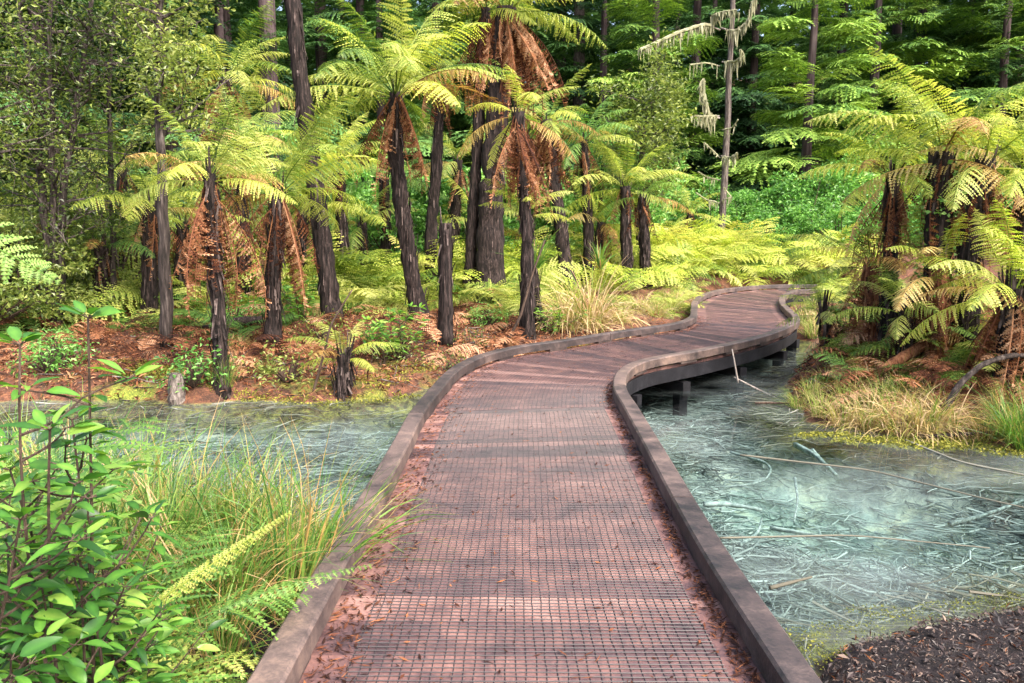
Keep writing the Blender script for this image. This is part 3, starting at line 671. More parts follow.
small_tree([[b, at(600, 190, 26), at(606, 130, 26)]], .1, 'bushy young tree in the background just right of the brown-draped tree ferns', 56, 5500, .13, .3, 18, (.8, 1.9), mat='shrub', spread=.22)

# bright shrubs between the thicket and the forest
def bush(seed, w, h, nl, leaf, mat):
    rg = np.random.default_rng(seed); mb = MB(); C = []
    for i in range(26):
        a = rg.uniform(0, 6.28); d = w * .5 * math.sqrt(rg.random()); z = h * rg.uniform(.25, 1) * (1 - .45 * (d / (w * .5)) ** 2); c = np.array([d * math.cos(a), d * math.sin(a), z])
        k = nl // 26; v = rg.normal(size=(k, 3)); v /= np.linalg.norm(v, axis=1)[:, None]; v[:, 2] = np.where(v[:, 2] < 0, v[:, 2] * .5, v[:, 2])
        C.append(c + v * rg.uniform(.5, 1, (k, 1)) ** .5 * rg.uniform(.25, .5) * np.array([1.1, 1.1, .75]))
        P = limb([0, 0, 0], c, np.linalg.norm(c), rg, 5, wig=.1); mb.tube(P, np.linspace(.03, .008, 5), 4, tint=.4, mi=1, cap=False)
    C = np.vstack(C); leaves_into(mb, C, leaf, rg, .5, .9); return mb.mesh('shrub', [M[mat], M['twig']])
BS = [bush(61, 3.0, 2.3, 4200, .13, 'shrub'), bush(62, 2.5, 1.8, 3600, .12, 'shrub'), bush(63, 3.4, 2.8, 4600, .14, 'shrub')]
BO = [bush(64, 2.4, 2.0, 4200, .085, 'olive'), bush(65, 2.0, 1.5, 3600, .075, 'olive')]
def put(me, px, Y, lab, cat, name, sc=1, group=None, sink=.05):
    x = (px - CX) / F * Y / (cp_); z = hz(x, Y); return tag(inst(me, name, None, (x, Y, z - sink), (0, 0, rgp.uniform(0, 6)), sc), lab, cat, group)
for i, (px, Y, s) in enumerate(((735, 31, 1.0), (765, 28, 1.0), (800, 30, 1.15), (835, 27.5, 1.0), (870, 29, 1.1), (708, 32, 1.0), (785, 34, 1.4), (745, 35, 1.3), (830, 34, 1.4), (905, 31, 1.2), (680, 34, 1.2), (650, 34, 1.3), (950, 30, 1.2), (1000, 28, 1.3), (1045, 26, 1.3))):
    put(BS[i % 3], px, Y, 'bright green leafy shrub between the fern thicket and the dark forest', 'shrub', 'shrub', s, 'bright shrubs before the forest')
for i, (px, Y, s) in enumerate(((400, 22, 1.2), (425, 25, 1.5), (455, 23, 1.2), (380, 27, 1.5), (350, 24, 1.2), (515, 25, 1.3), (545, 27, 1.4), (575, 26, 1.2), (310, 26, 1.5), (610, 29, 1.3), (480, 29, 1.7))):
    put(BS[i % 3], px, Y, 'bright green leafy shrub seen between the trunks of the middle tree ferns', 'shrub', 'shrub', s, 'bright shrubs behind the tree ferns')
for i, (px, Y, s) in enumerate(((20, 13, 1.0), (70, 14.5, 1.1), (110, 16, 1.2), (-30, 12, 1.1), (140, 18, 1.3), (190, 19, 1.4), (240, 20, 1.4), (60, 19, 1.6), (280, 21, 1.4), (0, 17, 1.6), (100, 21, 1.8))):
    put(BO[i % 2], px, Y, 'olive small-leaved shrub in the tangled undergrowth at the left', 'shrub', 'shrub', s, 'undergrowth shrubs at the left')

# ------------------------------------------------------------------ conifer forest
def spray(mb, L, rg, mat4, tint, mi=0):
    frond_into(mb, L, R(8), R(-28), n=13, w=L * .42, m=5, droop=.25, forward=.6, seed=int(rg.integers(1e6)), t0=.15, sway=rg.normal() * .3, mat4=mat4, tint0=tint, rr=.02, fill=.95, mi=mi)
def conifer(seed, H, h0, Lmax, nb, mat, r0):
    rg = np.random.default_rng(seed); tr = MB(); S = np.stack([rg.normal(size=24).cumsum() * .02, rg.normal(size=24).cumsum() * .02, np.linspace(-.3, H, 24)], -1)
    tr.tube(S, np.linspace(r0, .03, 24) + r0 * .5 * np.exp(-np.linspace(0, 20, 24)), 12, tint=.45, rough=.04, rng=rg)
    for i in range(16):
        z = rg.uniform(1.5, h0 + 3); a = rg.uniform(0, 6.28); P = limb([0, 0, z], [math.cos(a), math.sin(a), -.1], rg.uniform(.6, 2), rg, 6); tr.tube(P, np.linspace(.03, .006, 6), 4, tint=.4, cap=False)
    cr = MB()
    for i in range(nb):
        u = i / nb; z = h0 + (H - h0) * u + rg.normal() * .25; a = i * 2.4 + rg.normal() * .4
        L = Lmax * (1 - u) ** .75 * rg.uniform(.65, 1.1) + .25; pit = R(rg.uniform(-12, 18) + 25 * u)
        d = np.array([math.cos(a) * math.cos(pit), math.sin(a) * math.cos(pit), math.sin(pit)])
        ts_ = float(np.clip(.45 + .18 * rg.normal(), .05, .95))
        spray(cr, L, rg, rotm(a, pit, rg.normal() * .15, (0, 0, z)), ts_)
        for k in (-1, 1):
            for q in (.3, .52):
                b_ = d * L * q + [0, 0, z]; spray(cr, L * (.72 - .45 * q), rg, rotm(a + k * rg.uniform(.5, .9), pit - R(6), rg.normal() * .2, b_), ts_)
    return tr.mesh('trunk', M['redwood'], True), cr.mesh('crown', M[mat])
CF = [conifer(71, 22, 1.0, 4.6, 92, 'conifer', .3), conifer(72, 25, 1.6, 4.9, 96, 'conifer', .34), conifer(73, 20, .6, 4.3, 96, 'conifer_frontlit', .27), conifer(74, 23, .9, 4.6, 92, 'conifer_frontlit', .3), conifer(75, 27, 3.0, 5.0, 90, 'conifer', .42)]
def plant_conifer(k, px, Y, s, lab, group=None, rz=None):
    x = (px - CX) / F * Y; t = empty('conifer', (x, Y, hz(x, Y)), lab, 'conifer', group, rgp.uniform(0, 6.28) if rz is None else rz); t.scale = (s, s, s)
    inst(CF[k][0], 'trunk', t); inst(CF[k][1], 'crown', t); return t
plant_conifer(2, 800, 37, 1.0, 'bright green conifer with layered fan-like boughs right of the lichen-hung dead tree')
plant_conifer(3, 862, 42, 1.05, 'bright conifer half hidden to the right of the one with fan-like boughs')
plant_conifer(3, 650, 41, 1.0, 'mid-green conifer behind the olive-leaved young tree')
plant_conifer(2, 985, 40, 1.05, 'bright conifer above the right-hand tree fern clump')
grpR, grpM, grpL = 'dark conifers at right', 'dark conifers in the middle', 'dark conifers at left'
for i, (px, Y, s) in enumerate(((745, 46, 1.1), (905, 46, 1.15), (950, 44, 1.0), (1040, 42, 1.1), (1090, 45, 1.1), (830, 52, 1.2), (780, 56, 1.2), (1000, 54, 1.25), (900, 58, 1.3), (1130, 38, 1.0), (1070, 56, 1.2), (960, 62, 1.3), (850, 64, 1.4), (740, 63, 1.4))):
    plant_conifer((0, 1, 0, 4)[i % 4], px, Y, s, 'dark green conifer in the forest at the right of the lichen-hung dead tree', grpR)
for i, (px, Y, s) in enumerate(((690, 47, 1.1), (600, 45, 1.0), (560, 50, 1.1), (625, 54, 1.2), (520, 47, 1.0), (480, 54, 1.1), (440, 48, 1.0), (670, 58, 1.3), (580, 60, 1.3), (530, 62, 1.3), (470, 64, 1.3), (705, 60, 1.3))):
    plant_conifer((1, 0, 4, 0)[i % 4], px, Y, s, 'dark green conifer in the forest behind the middle tree ferns', grpM)
for i, (px, Y, s) in enumerate(((385, 42, 1.0), (330, 44, 1.05), (230, 36, .95), (180, 34, 1.0), (120, 36, 1.0), (60, 33, 1.0), (0, 35, 1.0), (-60, 32, 1.0), (350, 54, 1.2), (300, 56, 1.2), (240, 50, 1.2), (160, 48, 1.2), (90, 46, 1.2), (20, 47, 1.2), (410, 60, 1.3), (-120, 40, 1.2), (200, 60, 1.4), (330, 64, 1.4))):
    plant_conifer((0, 4, 1, 0)[i % 4], px, Y, s, 'dark green conifer in the forest behind the left bank', grpL)

# tall bare redwood trunks (crowns far above the picture)
def redwood(px, Y, r, lab, mat='redwood', H=30):
    x = (px - CX) / F * Y; rg = np.random.default_rng(int(px)); t = empty('redwood', (x, Y, hz(x, Y)), lab, 'tree')
    mb = MB(); n = 40; S = np.stack([rg.normal(size=n).cumsum() * .01, rg.normal(size=n).cumsum() * .01, np.linspace(-.3, H, n)], -1)
    mb.tube(S, np.linspace(r, r * .3, n) + r * .35 * np.exp(-np.linspace(0, 14, n)), 22, tint=.5, rough=.045, rng=rg); mb.build('trunk', M[mat], t, True)
    me = CF[1][1]; c = inst(me, 'crown', t, (0, 0, 14), (0, 0, rg.uniform(0, 6)), .8)
redwood(278, 36, .44, 'broad purplish redwood trunk seen at upper left behind the arching ferns')
redwood(577, 47, .42, 'pale grey trunk in the dark forest above the brown-draped tree fern', 'trunkgrey')
redwood(601, 52, .33, 'thin pale trunk deep in the forest just left of the long lichen branch', 'trunkgrey')
redwood(366, 44, .3, 'dim reddish trunk in the forest gap left of the umbrella tree fern')
redwood(880, 50, .4, 'reddish trunk standing dark in the forest above the leftmost fern of the right-hand clump')

# dead tree hung with lichen
b = at(721, 240, 29); b[2] = hz(b[0], b[1]); t = empty('dead_tree', b, 'thin dead conifer with bare pale branches hung with strands of lichen', 'dead tree')
rg = np.random.default_rng(81); mb = MB(); n = 36; S = np.stack([rg.normal(size=n).cumsum() * .012, rg.normal(size=n).cumsum() * .012, np.linspace(-.2, 15, n)], -1)
mb.tube(S, np.linspace(.14, .05, n), 12, tint=.5, rough=.04, rng=rg); mb.build('trunk', M['trunkgrey'], t, True)
def deadbranch(pts, r, hang):
    P = np.array([at(x, y, 29 + dz) for x, y, dz in pts]) - b
    a = np.concatenate([[0], np.cumsum(np.linalg.norm(np.diff(P, axis=0), axis=1))]); q = np.linspace(0, a[-1], 26); S = np.stack([np.interp(q, a, P[:, k]) for k in range(3)], -1)
    for _ in range(3): S[1:-1] = (S[:-2] + 2 * S[1:-1] + S[2:]) / 4
    m1 = MB(); m1.tube(S, np.linspace(r, r * .4, 26) * .5, 6, tint=.8, rough=.08, rng=rg); o = m1.build('branch', M['trunkgrey'], t)
    if hang:
        m2 = MB()
        m2.tube(S[4:] + [0, 0, .01], np.linspace(r, r * .8, 22) * .85, 6, tint=.6, rough=.25, rng=rg)
        for i in range(hang):
            p = S[int(rg.integers(3, 26))] + rg.normal(size=3) * .03; l = rg.uniform(.08, .4) * (1 if rg.random() < .8 else 1.8); w_ = rg.uniform(.012, .05)
            m2.add([p + [w_, 0, 0], p - [w_, 0, 0], p + [rg.normal() * .04, rg.normal() * .04, -l]], None, [[0, 1, 2]], tint=float(rg.random()))
            m2.add([p + [0, w_, 0], p - [0, w_, 0], p + [rg.normal() * .04, rg.normal() * .04, -l]], None, [[0, 1, 2]], tint=float(rg.random()))
        m2.build('lichen', M['lichen'], o)
deadbranch([(720, 30, 0), (705, 24, -.6), (680, 32, -1.2), (658, 42, -1.6), (640, 50, -1.8)], .07, 130)
deadbranch([(721, 28, 0), (735, 32, -.4), (748, 22, -.7), (752, 5, -.8), (758, -10, -.8)], .06, 90)
deadbranch([(720, 22, 0), (712, 16, -.3), (722, 12, -.6), (737, 10, -.8)], .05, 70)
deadbranch([(722, 62, 0), (735, 62, -.5), (744, 55, -.8), (740, 50, -.9)], .05, 45)
deadbranch([(720, 66, 0), (705, 63, -.5), (690, 65, -.8)], .035, 8)
deadbranch([(719, 118, 0), (708, 116, -.3), (704, 100, -.5), (700, 84, -.5), (704, 80, -.5)], .09, 170)
deadbranch([(719, 116, 0), (706, 117, -.5), (693, 116, -.8)], .06, 60)
deadbranch([(722, 130, 0), (732, 128, -.4), (738, 120, -.7)], .035, 6)
deadbranch([(721, 156, 0), (730, 158, -.4), (737, 153, -.7)], .035, 25)
deadbranch([(720, 158, 0), (712, 150, -.4), (704, 143, -.8)], .03, 5)
deadbranch([(720, 180, 0), (708, 178, -.4), (698, 172, -.7)], .03, 5)
deadbranch([(721, 200, 0), (732, 198, -.4), (724, 188, -.6)], .03, 8)
deadbranch([(720, 203, 0), (706, 200, -.4), (696, 193, -.7)], .03, 6)
# the wood beyond, one dark mass on the rising ground
rg = np.random.default_rng(83); mb = MB()
for Y, nn in ((72, 15000), (82, 15000)):
    x = rg.uniform(-75, 75, nn); y = Y + rg.normal(size=nn) * 2 + 4 * np.sin(x * .35); top = 20 + 5 * np.sin(x * .9 + Y) + 3 * np.sin(x * 2.3)
    z = height(x, y) + top * rg.random(nn) ** .8
    leaves_into(mb, np.c_[x, y, z], 1.5, rg, .5, .8, np.clip(.35 + .2 * np.sin(x * 1.7) * np.sin(z * .9) + .12 * rg.normal(size=nn), 0, 1))
tag(mb.build('distant_forest', M['conifer']), 'dark far-off forest filling the gaps between the conifers', 'forest', kind='stuff')
# ------------------------------------------------------------------ grasses
def tussock(seed, n, h, mat, spread=.12, lean=.55, wd=.005, droop=1.0, tmix=(.35, .22), straw=.3, seg=6):
    rg = np.random.default_rng(seed); mb = MB(); a = rg.uniform(0, 6.28, n); d = spread * np.sqrt(rg.random(n)); b = np.stack([d * np.cos(a), d * np.sin(a), d * 0 - .03], -1)
    a2 = a + rg.normal(size=n) * .7; l = h * rg.uniform(.5, 1.15, n); e0 = np.pi / 2 - np.abs(rg.normal(size=n)) * lean * .6; dr = droop * rg.uniform(.3, 1.5, n)
    s = np.linspace(0, 1, seg + 1); e = e0[:, None] - dr[:, None] * s ** 1.5
    H = np.stack([np.cos(e) * np.cos(a2)[:, None], np.cos(e) * np.sin(a2)[:, None], np.sin(e)], -1) * (l / seg)[:, None, None]
    P = np.concatenate([np.zeros((n, 1, 3)), np.cumsum((H[:, :-1] + H[:, 1:]) / 2, 1)], 1) + b[:, None]
    S = np.stack([-np.sin(a2), np.cos(a2), a2 * 0], -1); S = S + rg.normal(size=(n, 3)) * .4; w_ = (wd * rg.uniform(.6, 1.3, n))[:, None] * (1 - s ** 2 * .9)[None]
    A = P + S[:, None] * w_[..., None]; B = P - S[:, None] * w_[..., None]; V = np.stack([A, B], 2).reshape(-1, 3)
    k = np.arange(n)[:, None] * (2 * (seg + 1)); j = np.arange(seg)[None] * 2; q = np.stack([k + j, k + j + 1, k + j + 3, k + j + 2], -1).reshape(-1, 4)
    dry = rg.random(n) < straw; ti = np.clip(np.where(dry, .85 + .12 * rg.normal(size=n), tmix[0] + tmix[1] * rg.normal(size=n)), 0, 1)
    tt = np.clip(ti[:, None] + (s ** 2 * .12)[None] * rg.normal(size=(n, 1)), 0, 1)
    mb.add(V, q, tint=np.repeat(tt.ravel(), 2)); return mb.mesh('sedge_tussock', M[mat])
SG = [tussock(91, 230, 1.15, 'grass', .16, .65, .0045, 1.3, straw=.16), tussock(92, 210, 1.05, 'grass', .2, .85, .0045, 1.6, straw=.25), tussock(93, 180, .9, 'grass', .22, .95, .0045, 1.4, straw=.5), tussock(94, 230, 1.25, 'grass', .14, .5, .004, 1.2, straw=.1)]
SW = [tussock(95, 330, 1.5, 'straw', .2, .85, .009, 2.0, (.45, .25), .5), tussock(96, 300, .8, 'straw', .2, 1.1, .005, 1.8, (.4, .3), .45), tussock(97, 200, .6, 'straw', .18, .8, .004, 1.0, (.15, .15), .2)]
def putg(me, px, py, lab, name='sedge_tussock', cat='grass', sc=1.0, group=None, rz=None, rot=(0, 0), sink=.02):
    p = gp(px, py); return tag(inst(me, name, None, p - [0, 0, sink], (rot[0], rot[1], rgp.uniform(0, 6.28) if rz is None else rz), sc), lab, cat, group)
# big sedge bank in the left foreground: stands between the broad-leaved shrub and the left kerb
for i, (x, y, k, s) in enumerate(((-1.5, 3.55, 1, .85), (-1.95, 3.35, 0, .8), (-1.3, 3.6, 0, .75), (-1.75, 3.9, 3, .85), (-2.2, 4.05, 1, .85), (-1.45, 4.3, 3, .75), (-1.8, 4.5, 0, .75), (-2.6, 4.45, 1, .8), (-2.1, 3.0, 0, .75), (-1.65, 3.2, 2, .8), (-2.1, 4.6, 2, .75), (-1.28, 4.1, 1, .7), (-2.9, 4.2, 2, .9), (-1.6, 2.6, 1, .55), (-1.9, 2.75, 0, .6), (-1.35, 3.35, 1, .85), (-1.75, 3.55, 0, .9), (-2.15, 3.75, 3, .95), (-1.3, 3.85, 2, .9), (-1.62, 4.15, 0, .85), (-2.0, 4.3, 1, .9), (-2.5, 4.2, 0, .9), (-1.15, 4.4, 1, .62), (-1.45, 4.65, 2, .75), (-2.3, 4.75, 3, .7), (-2.85, 4.6, 0, .8), (-1.85, 3.05, 2, .8), (-2.4, 3.3, 2, .8), (-3.2, 4.9, 3, .8), (-1.5, 2.85, 2, .6), (-1.22, 3.05, 1, .6), (-2.75, 3.7, 1, .9))):
    o = inst(SG[k], 'sedge_tussock', None, (x, y, hz(x, y) - .02), (0, 0, i * 1.7), s * .86); tag(o, 'green and straw-coloured sedge tussock in the dense bank beside the left kerb', 'grass', 'sedge tussocks beside the left kerb')
# one leaning over the kerb onto the deck
x, y = -1.12, 3.95
tag(inst(SG[1], 'sedge_tussock', None, (x, y, hz(x, y)), (.1, .5, .3), (.95, .95, .8)), 'pale sedge tussock whose blades arch over the left kerb and hang onto the deck', 'grass')
x, y = -1.05, 3.6
tag(inst(SG[3], 'sedge_tussock', None, (x, y, hz(x, y)), (-.1, .62, 1.3), (.8, .8, .75)), 'second pale sedge spilling over the left kerb, nearer the viewer than the other', 'grass')
x, y = -1.0, 4.25
tag(inst(SG[2], 'sedge_tussock', None, (x, y, hz(x, y)), (.05, .5, 2.3), (.8, .8, .75)), 'straw-coloured sedge leaning on the left kerb, farthest of the three that spill over it', 'grass')
putg(SW[0], 590, 331, 'large straw-tipped tussock behind the left kerb at the bend', sc=1.0)
putg(SW[0], 566, 333, 'smaller straw tussock left of the large one behind the left kerb', sc=.75)
for i, (px, py, k, s) in enumerate(((842, 424, 1, .8), (868, 428, 1, .9), (900, 432, 1, 1.0), (925, 432, 1, 1.0), (880, 412, 2, 1.0), (850, 405, 2, .9), (905, 410, 1, .8), (822, 415, 2, .8), (800, 408, 2, .7), (812, 396, 2, .9), (830, 385, 2, 1.0), (845, 372, 2, .9), (870, 385, 2, 1.1), (900, 380, 2, 1.0), (930, 400, 1, .8), (950, 428, 1, .8), (890, 398, 2, .9), (860, 362, 2, 1.), (915, 365, 2, 1.))):
    putg(SW[k], px, py, 'straw and green grass clump at the water edge of the right bank', 'grass_tussock', 'grass', s * (.75 if py > 400 else .55), 'grass clumps on the right bank')
for i, (px, py, k, s) in enumerate(((985, 440, 2, .45), (1010, 442, 0, .55), (1000, 415, 2, .5), (1040, 430, 1, .6), (1025, 450, 0, .6))):
    putg(SG[k], px, py, 'tall green sedge in front of the brown fern skirts at the right edge', 'sedge_tussock', 'grass', s, 'sedges at the right edge')
putg(SG[3], 226, 392, 'thin green sedge at the foot of the pool-edge tree fern', sc=.45)
for i, (px, py) in enumerate(((536, 260), (600, 262))):
    p = at(px, py + 6, 13.5 if i == 0 else 19)
    mb_ = tussock(120 + i, 60, .75, 'grass', .06, .8, .012, .8, (.35, .15), .15); tag(inst(mb_, 'perching_lily', None, p), ('strap-leaved perching plant growing on the rusty tree fern beside the bend', 'strap-leaved clump above the straw tussock, beyond the bend')[i], 'plant')

# ------------------------------------------------------------------ foreground left: broad-leaved shrub, fern fronds
def big_leaf(mb, p, d, up, l, w, rg, tint, mi=0):
    d = d / np.linalg.norm(d); s_ = np.cross(up, d); s_ /= np.linalg.norm(s_) + 1e-6; nn = np.cross(d, s_)
    n = 8; u = np.linspace(0, 1, n); ww = w * np.sin(np.pi * np.clip(u, 0, 1) ** .85) ** .8 * .5 + .001; cur = -.28 * l * u ** 2 * rg.uniform(.2, 1.4)
    wav = .05 * w * np.sin(u * 9 + rg.uniform(0, 6))
    Mi = p + d * (u * l)[:, None] + nn * cur[:, None]; fo = rg.uniform(.15, .45)
    A = Mi + s_ * ww[:, None] + nn * (ww * fo + wav)[:, None]; B = Mi - s_ * ww[:, None] + nn * (ww * fo - wav)[:, None]
    V = np.concatenate([A, Mi, B]); i = np.arange(n - 1)
    mb.add(V, np.concatenate([np.stack([i, n + i, n + i + 1, i + 1], -1), np.stack([n + i, 2 * n + i, 2 * n + i + 1, n + i + 1], -1)]), tint=np.concatenate([np.full(n, tint), np.full(n, min(1, tint + .18)), np.full(n, tint)]), mi=mi)
def broad_shrub(base, stems, label, seed, leaf=(.07, .13), per=9, twigs=5):
    rg = np.random.default_rng(seed); t = empty('broad_leaved_shrub', base, label, 'shrub'); st = MB(); lv = MB(); base = np.array(base)
    def rosette(p, d0, k):
        for j in range(k):
            an = j * 2.4 + rg.normal() * .4; d = np.array([math.cos(an), math.sin(an), rg.uniform(-.1, .6)]) + d0 * .5; d /= np.linalg.norm(d); l = rg.uniform(*leaf)
            st.tube(np.array([p, p + d * .02]), [.0018, .0014], 4, tint=.6, cap=False)
            big_leaf(lv, p + d * .018, d, np.array([rg.normal() * .35, rg.normal() * .35, 1.]), l, l * rg.uniform(.28, .42), rg, float(np.clip(.45 + .3 * rg.normal(), 0, 1)))
    for tip in stems:
        tip = np.array(tip) - base; mid = tip * .5 + rg.normal(size=3) * .07 - [0, 0, .05]; q = np.linspace(0, 1, 14)[:, None]; b0 = rg.normal(size=3) * [.12, .12, 0]
        P = (1 - q) ** 2 * b0 + 2 * q * (1 - q) * mid + q * q * tip; P[0, 2] -= .08; st.tube(P, np.linspace(.007, .003, 14), 6, tint=.5)
        at_ = lambda u: np.array([np.interp(u, q[:, 0], P[:, k]) for k in range(3)])
        for j in range(per): rosette(at_(.25 + .75 * j / per), np.array([0, 0, -.3]), 1)
        rosette(at_(1.0), np.array([0, 0, .6]), 6)
        for j in range(twigs):
            p = at_(rg.uniform(.25, .92)); an = rg.uniform(0, 6.28); tw = limb(p, [math.cos(an), math.sin(an), .5], rg.uniform(.12, .3), rg, 6, .1); st.tube(tw, np.linspace(.004, .002, 6), 5, tint=.5)
            for k in (2, 4): rosette(tw[k], np.array([0, 0, -.4]), 1)
            rosette(tw[-1], np.array([0, 0, .2]), 4)
    st.build('stem', M['twig'], t); lv.build('foliage', M['broad'], t, True); return t
def gz(x, y): return (x, y, hz(x, y))
broad_shrub(gz(-1.22, 1.95), [at(88, 318, 1.95), at(20, 345, 1.9), at(50, 430, 1.75), at(-40, 360, 1.85), at(72, 420, 2.05)], 'broad-leaved shrub with glossy oval leaves reaching highest at the left edge, nearest the camera', 131, (.05, .09), 13, 7)
broad_shrub(gz(-1.25, 2.35), [at(60, 500, 2.2), at(100, 560, 2.3), at(10, 470, 2.2), at(115, 655, 2.35), at(-30, 520, 2.3), at(110, 640, 2.25), at(30, 600, 2.1), at(90, 505, 2.5), at(80, 560, 2.0), at(-10, 640, 2.0), at(60, 680, 2.1)], 'lower broad-leaved shrub with drooping glossy leaves filling the bottom left corner', 132, (.045, .085), 13, 9)
broad_shrub(gz(-1.75, 2.9), [at(20, 560, 2.8), at(80, 600, 2.9), at(60, 520, 2.9), at(-40, 600, 2.9), at(110, 660, 2.9)], 'shaded leafy shrub behind the two broad-leaved ones at bottom left', 133, (.06, .1), 12, 8)
broad_shrub(gz(-1.5, 1.75), [at(-20, 560, 1.7), at(40, 640, 1.75), at(0, 700, 1.7), at(90, 690, 1.85), at(-60, 480, 1.8), at(20, 520, 1.75)], 'broad-leaved shrub with yellowish lower leaves in the very corner at bottom left', 135, (.05, .085), 13, 8)
broad_shrub(gz(-2.9, 3.2), [at(10, 440, 3.3), at(60, 470, 3.2), at(-60, 420, 3.2), at(100, 520, 3.2)], 'small-leaved bush left of the sedge bank, behind the glossy shrubs', 134, (.05, .085), 12, 10)
# ferns in the foreground
def fern_plant(loc, fr, label, seed, mat='fern_g', w=.24, n=26, m=10, name='ground_fern'):
    t = empty(name, loc, label, 'fern'); rg = np.random.default_rng(seed)
    for az, e0, e1, L, tl in fr:
        mb = MB(); frond_into(mb, L, R(e0), R(e1), n=n, w=w * L, m=m, droop=.2, forward=.3, seed=int(rg.integers(1e6)), t0=.2, sway=rg.normal() * .15, tint0=tl, rr=.004)
        o = mb.build('frond', M[mat], t); o.rotation_euler = (rg.normal() * .15, 0, R(az))
fern_plant(gz(-1.45, 2.75), [(20, 62, -25, .85, .5), (75, 70, -10, .9, .55), (130, 60, -30, .8, .45), (200, 60, -30, .8, .5), (270, 65, -25, .8, .55), (330, 55, -35, .85, .55), (0, 35, -45, .7, .6)], 'bright green fern low in the bottom left beside the kerb', 141)
fern_plant(gz(-2.0, 2.55), [(10, 80, 5, 1.45, .6), (60, 78, 0, 1.4, .6), (120, 75, -5, 1.3, .5), (-50, 75, -10, 1.3, .55), (180, 70, -10, 1.2, .5)], 'tall pale green fern frond clump at the left edge beside the highest glossy leaves', 142, 'fern_g')
fern_plant(gz(-1.85, 3.3), [(0, 55, -20, .75, .6), (50, 60, -15, .8, .65), (300, 50, -30, .8, .6), (240, 55, -25, .7, .55), (140, 55, -20, .7, .6)], 'pale fern among the straw at the foot of the sedge bank', 143)
x, y = -1.33, 2.55
fern_plant(gz(x, y), [(25, 65, -30, .55, .55), (90, 60, -30, .6, .55), (160, 65, -30, .6, .5), (-40, 55, -40, .55, .6), (-110, 60, -30, .55, .55), (55, 40, -50, .5, .6)], 'small fern with broad lobes tucked against the left kerb at the bottom', 144, 'fern', .3, 18, 6)
# the long yellow-green shoot pointing at the kerb
pA, pB = at(120, 628, 2.5), at(292, 511, 2.75)
t = empty('fern_shoot', pA, 'long narrow yellow-green fern frond pointing up towards the left kerb', 'fern')
mb = MB(); dv = pB - pA; Ln = float(np.linalg.norm(dv)); az = math.atan2(dv[1], dv[0]); pit = math.asin(dv[2] / Ln)
frond_into(mb, Ln, R(6), R(-6), n=46, w=.035, m=4, droop=.7, forward=.35, seed=9, t0=.05, tint0=.62, rr=.004, fill=1.1, fold=.5, mat4=rotm(az, pit, 1.0)); mb.build('frond', M['fern'], t)
pA, pB = at(150, 640, 2.45), at(375, 566, 2.8)
t = empty('fern_shoot', pA, 'thin green fern frond lying level across the left kerb', 'fern'); mb = MB(); dv = pB - pA; Ln = float(np.linalg.norm(dv)); az = math.atan2(dv[1], dv[0]); pit = math.asin(dv[2] / Ln)
frond_into(mb, Ln, R(14), R(-14), n=24, w=.032, m=4, droop=.3, forward=.35, seed=19, t0=.3, tint0=.55, rr=.003, fold=.3, mat4=rotm(az, pit, .5)); mb.build('frond', M['fern_g'], t)
# frond entering at the left edge
pA, pB = at(-140, 190, 2.6), at(62, 284, 2.5)
t = empty('fern_frond', pA, 'large blurred fern frond entering from the left edge above the glossy leaves', 'fern'); mb = MB(); dv = pB - pA; Ln = float(np.linalg.norm(dv)); az = math.atan2(dv[1], dv[0]); pit = math.asin(dv[2] / Ln)
frond_into(mb, Ln, R(12), R(-14), n=34, w=.13, m=8, droop=.3, forward=.35, seed=29, t0=.05, tint0=.7, rr=.005, mat4=rotm(az, pit, .75)); mb.build('frond', M['fern_g'], t)

# ------------------------------------------------------------------ litter, moss, twigs, logs
rg = np.random.default_rng(151)
def region_pts(boxes, ylim=None):
    out = []
    for (x0, x1, y0, y1, n) in boxes:
        for _ in range(n): out.append((rg.uniform(x0, x1), rg.uniform(y0, y1)))
    return np.array(out)
def scraps(name, label, areas, mat, size, cat='litter', lift=.03, asp=.3):
    P = region_pts(areas); sd = pool_sd(P[:, 0], P[:, 1]); pd = path_dist(P[:, 0], P[:, 1]); P = P[(sd > .03) & (pd > 1.0)]; z = height(P[:, 0], P[:, 1]); mb = MB()
    C = np.c_[P, z + rg.random(len(P)) * lift]; leaves_into(mb, C, size, rg, asp, .9, np.clip(rg.uniform(0, 1, len(C)), 0, 1), .1); return tag(mb.build(name, M[mat]), label, cat, kind='stuff')
scraps('leaf_litter', 'rust-brown fern scraps covering the ground of the left bank', [(-7.5, 1.5, 8.5, 15, 15000), (-10, 3, 12, 20, 6000)], 'dead', .1, lift=.07, asp=.22)
scraps('leaf_litter', 'reddish fern debris covering the mound of the right bank', [(3, 9, 8.2, 13, 9000)], 'dead', .1, lift=.09, asp=.22)
m, nt, out = new_mat('dark_litter'); princ(nt, out, ramp(nt, [(.005, .004, .004), (.016, .011, .0105), (.045, .028, .024), (.17, .115, .085)], mth(nt, 'ADD', mth(nt, 'MULTIPLY', attr(nt), .8), mth(nt, 'MULTIPLY', noise(nt, 20, coord(nt)), .3))), .55, .5); M['dlit'] = m
scraps('leaf_litter', 'dark wet leaf litter on the near bank at the bottom right', [(1.2, 4.5, 2.0, 4.4, 30000)], 'dlit', .02, lift=.025, asp=.3)
scraps('leaf_litter', 'larger curled dark leaves among the wet litter at the bottom right', [(1.2, 4.5, 2.0, 4.4, 1500)], 'dlit', .05, lift=.03, asp=.4)
scraps('leaf_litter', 'scattered reddish fern scraps and needles on the dark litter at the bottom right', [(1.2, 4.5, 2.0, 4.4, 1800)], 'dead', .05, lift=.03, asp=.13)
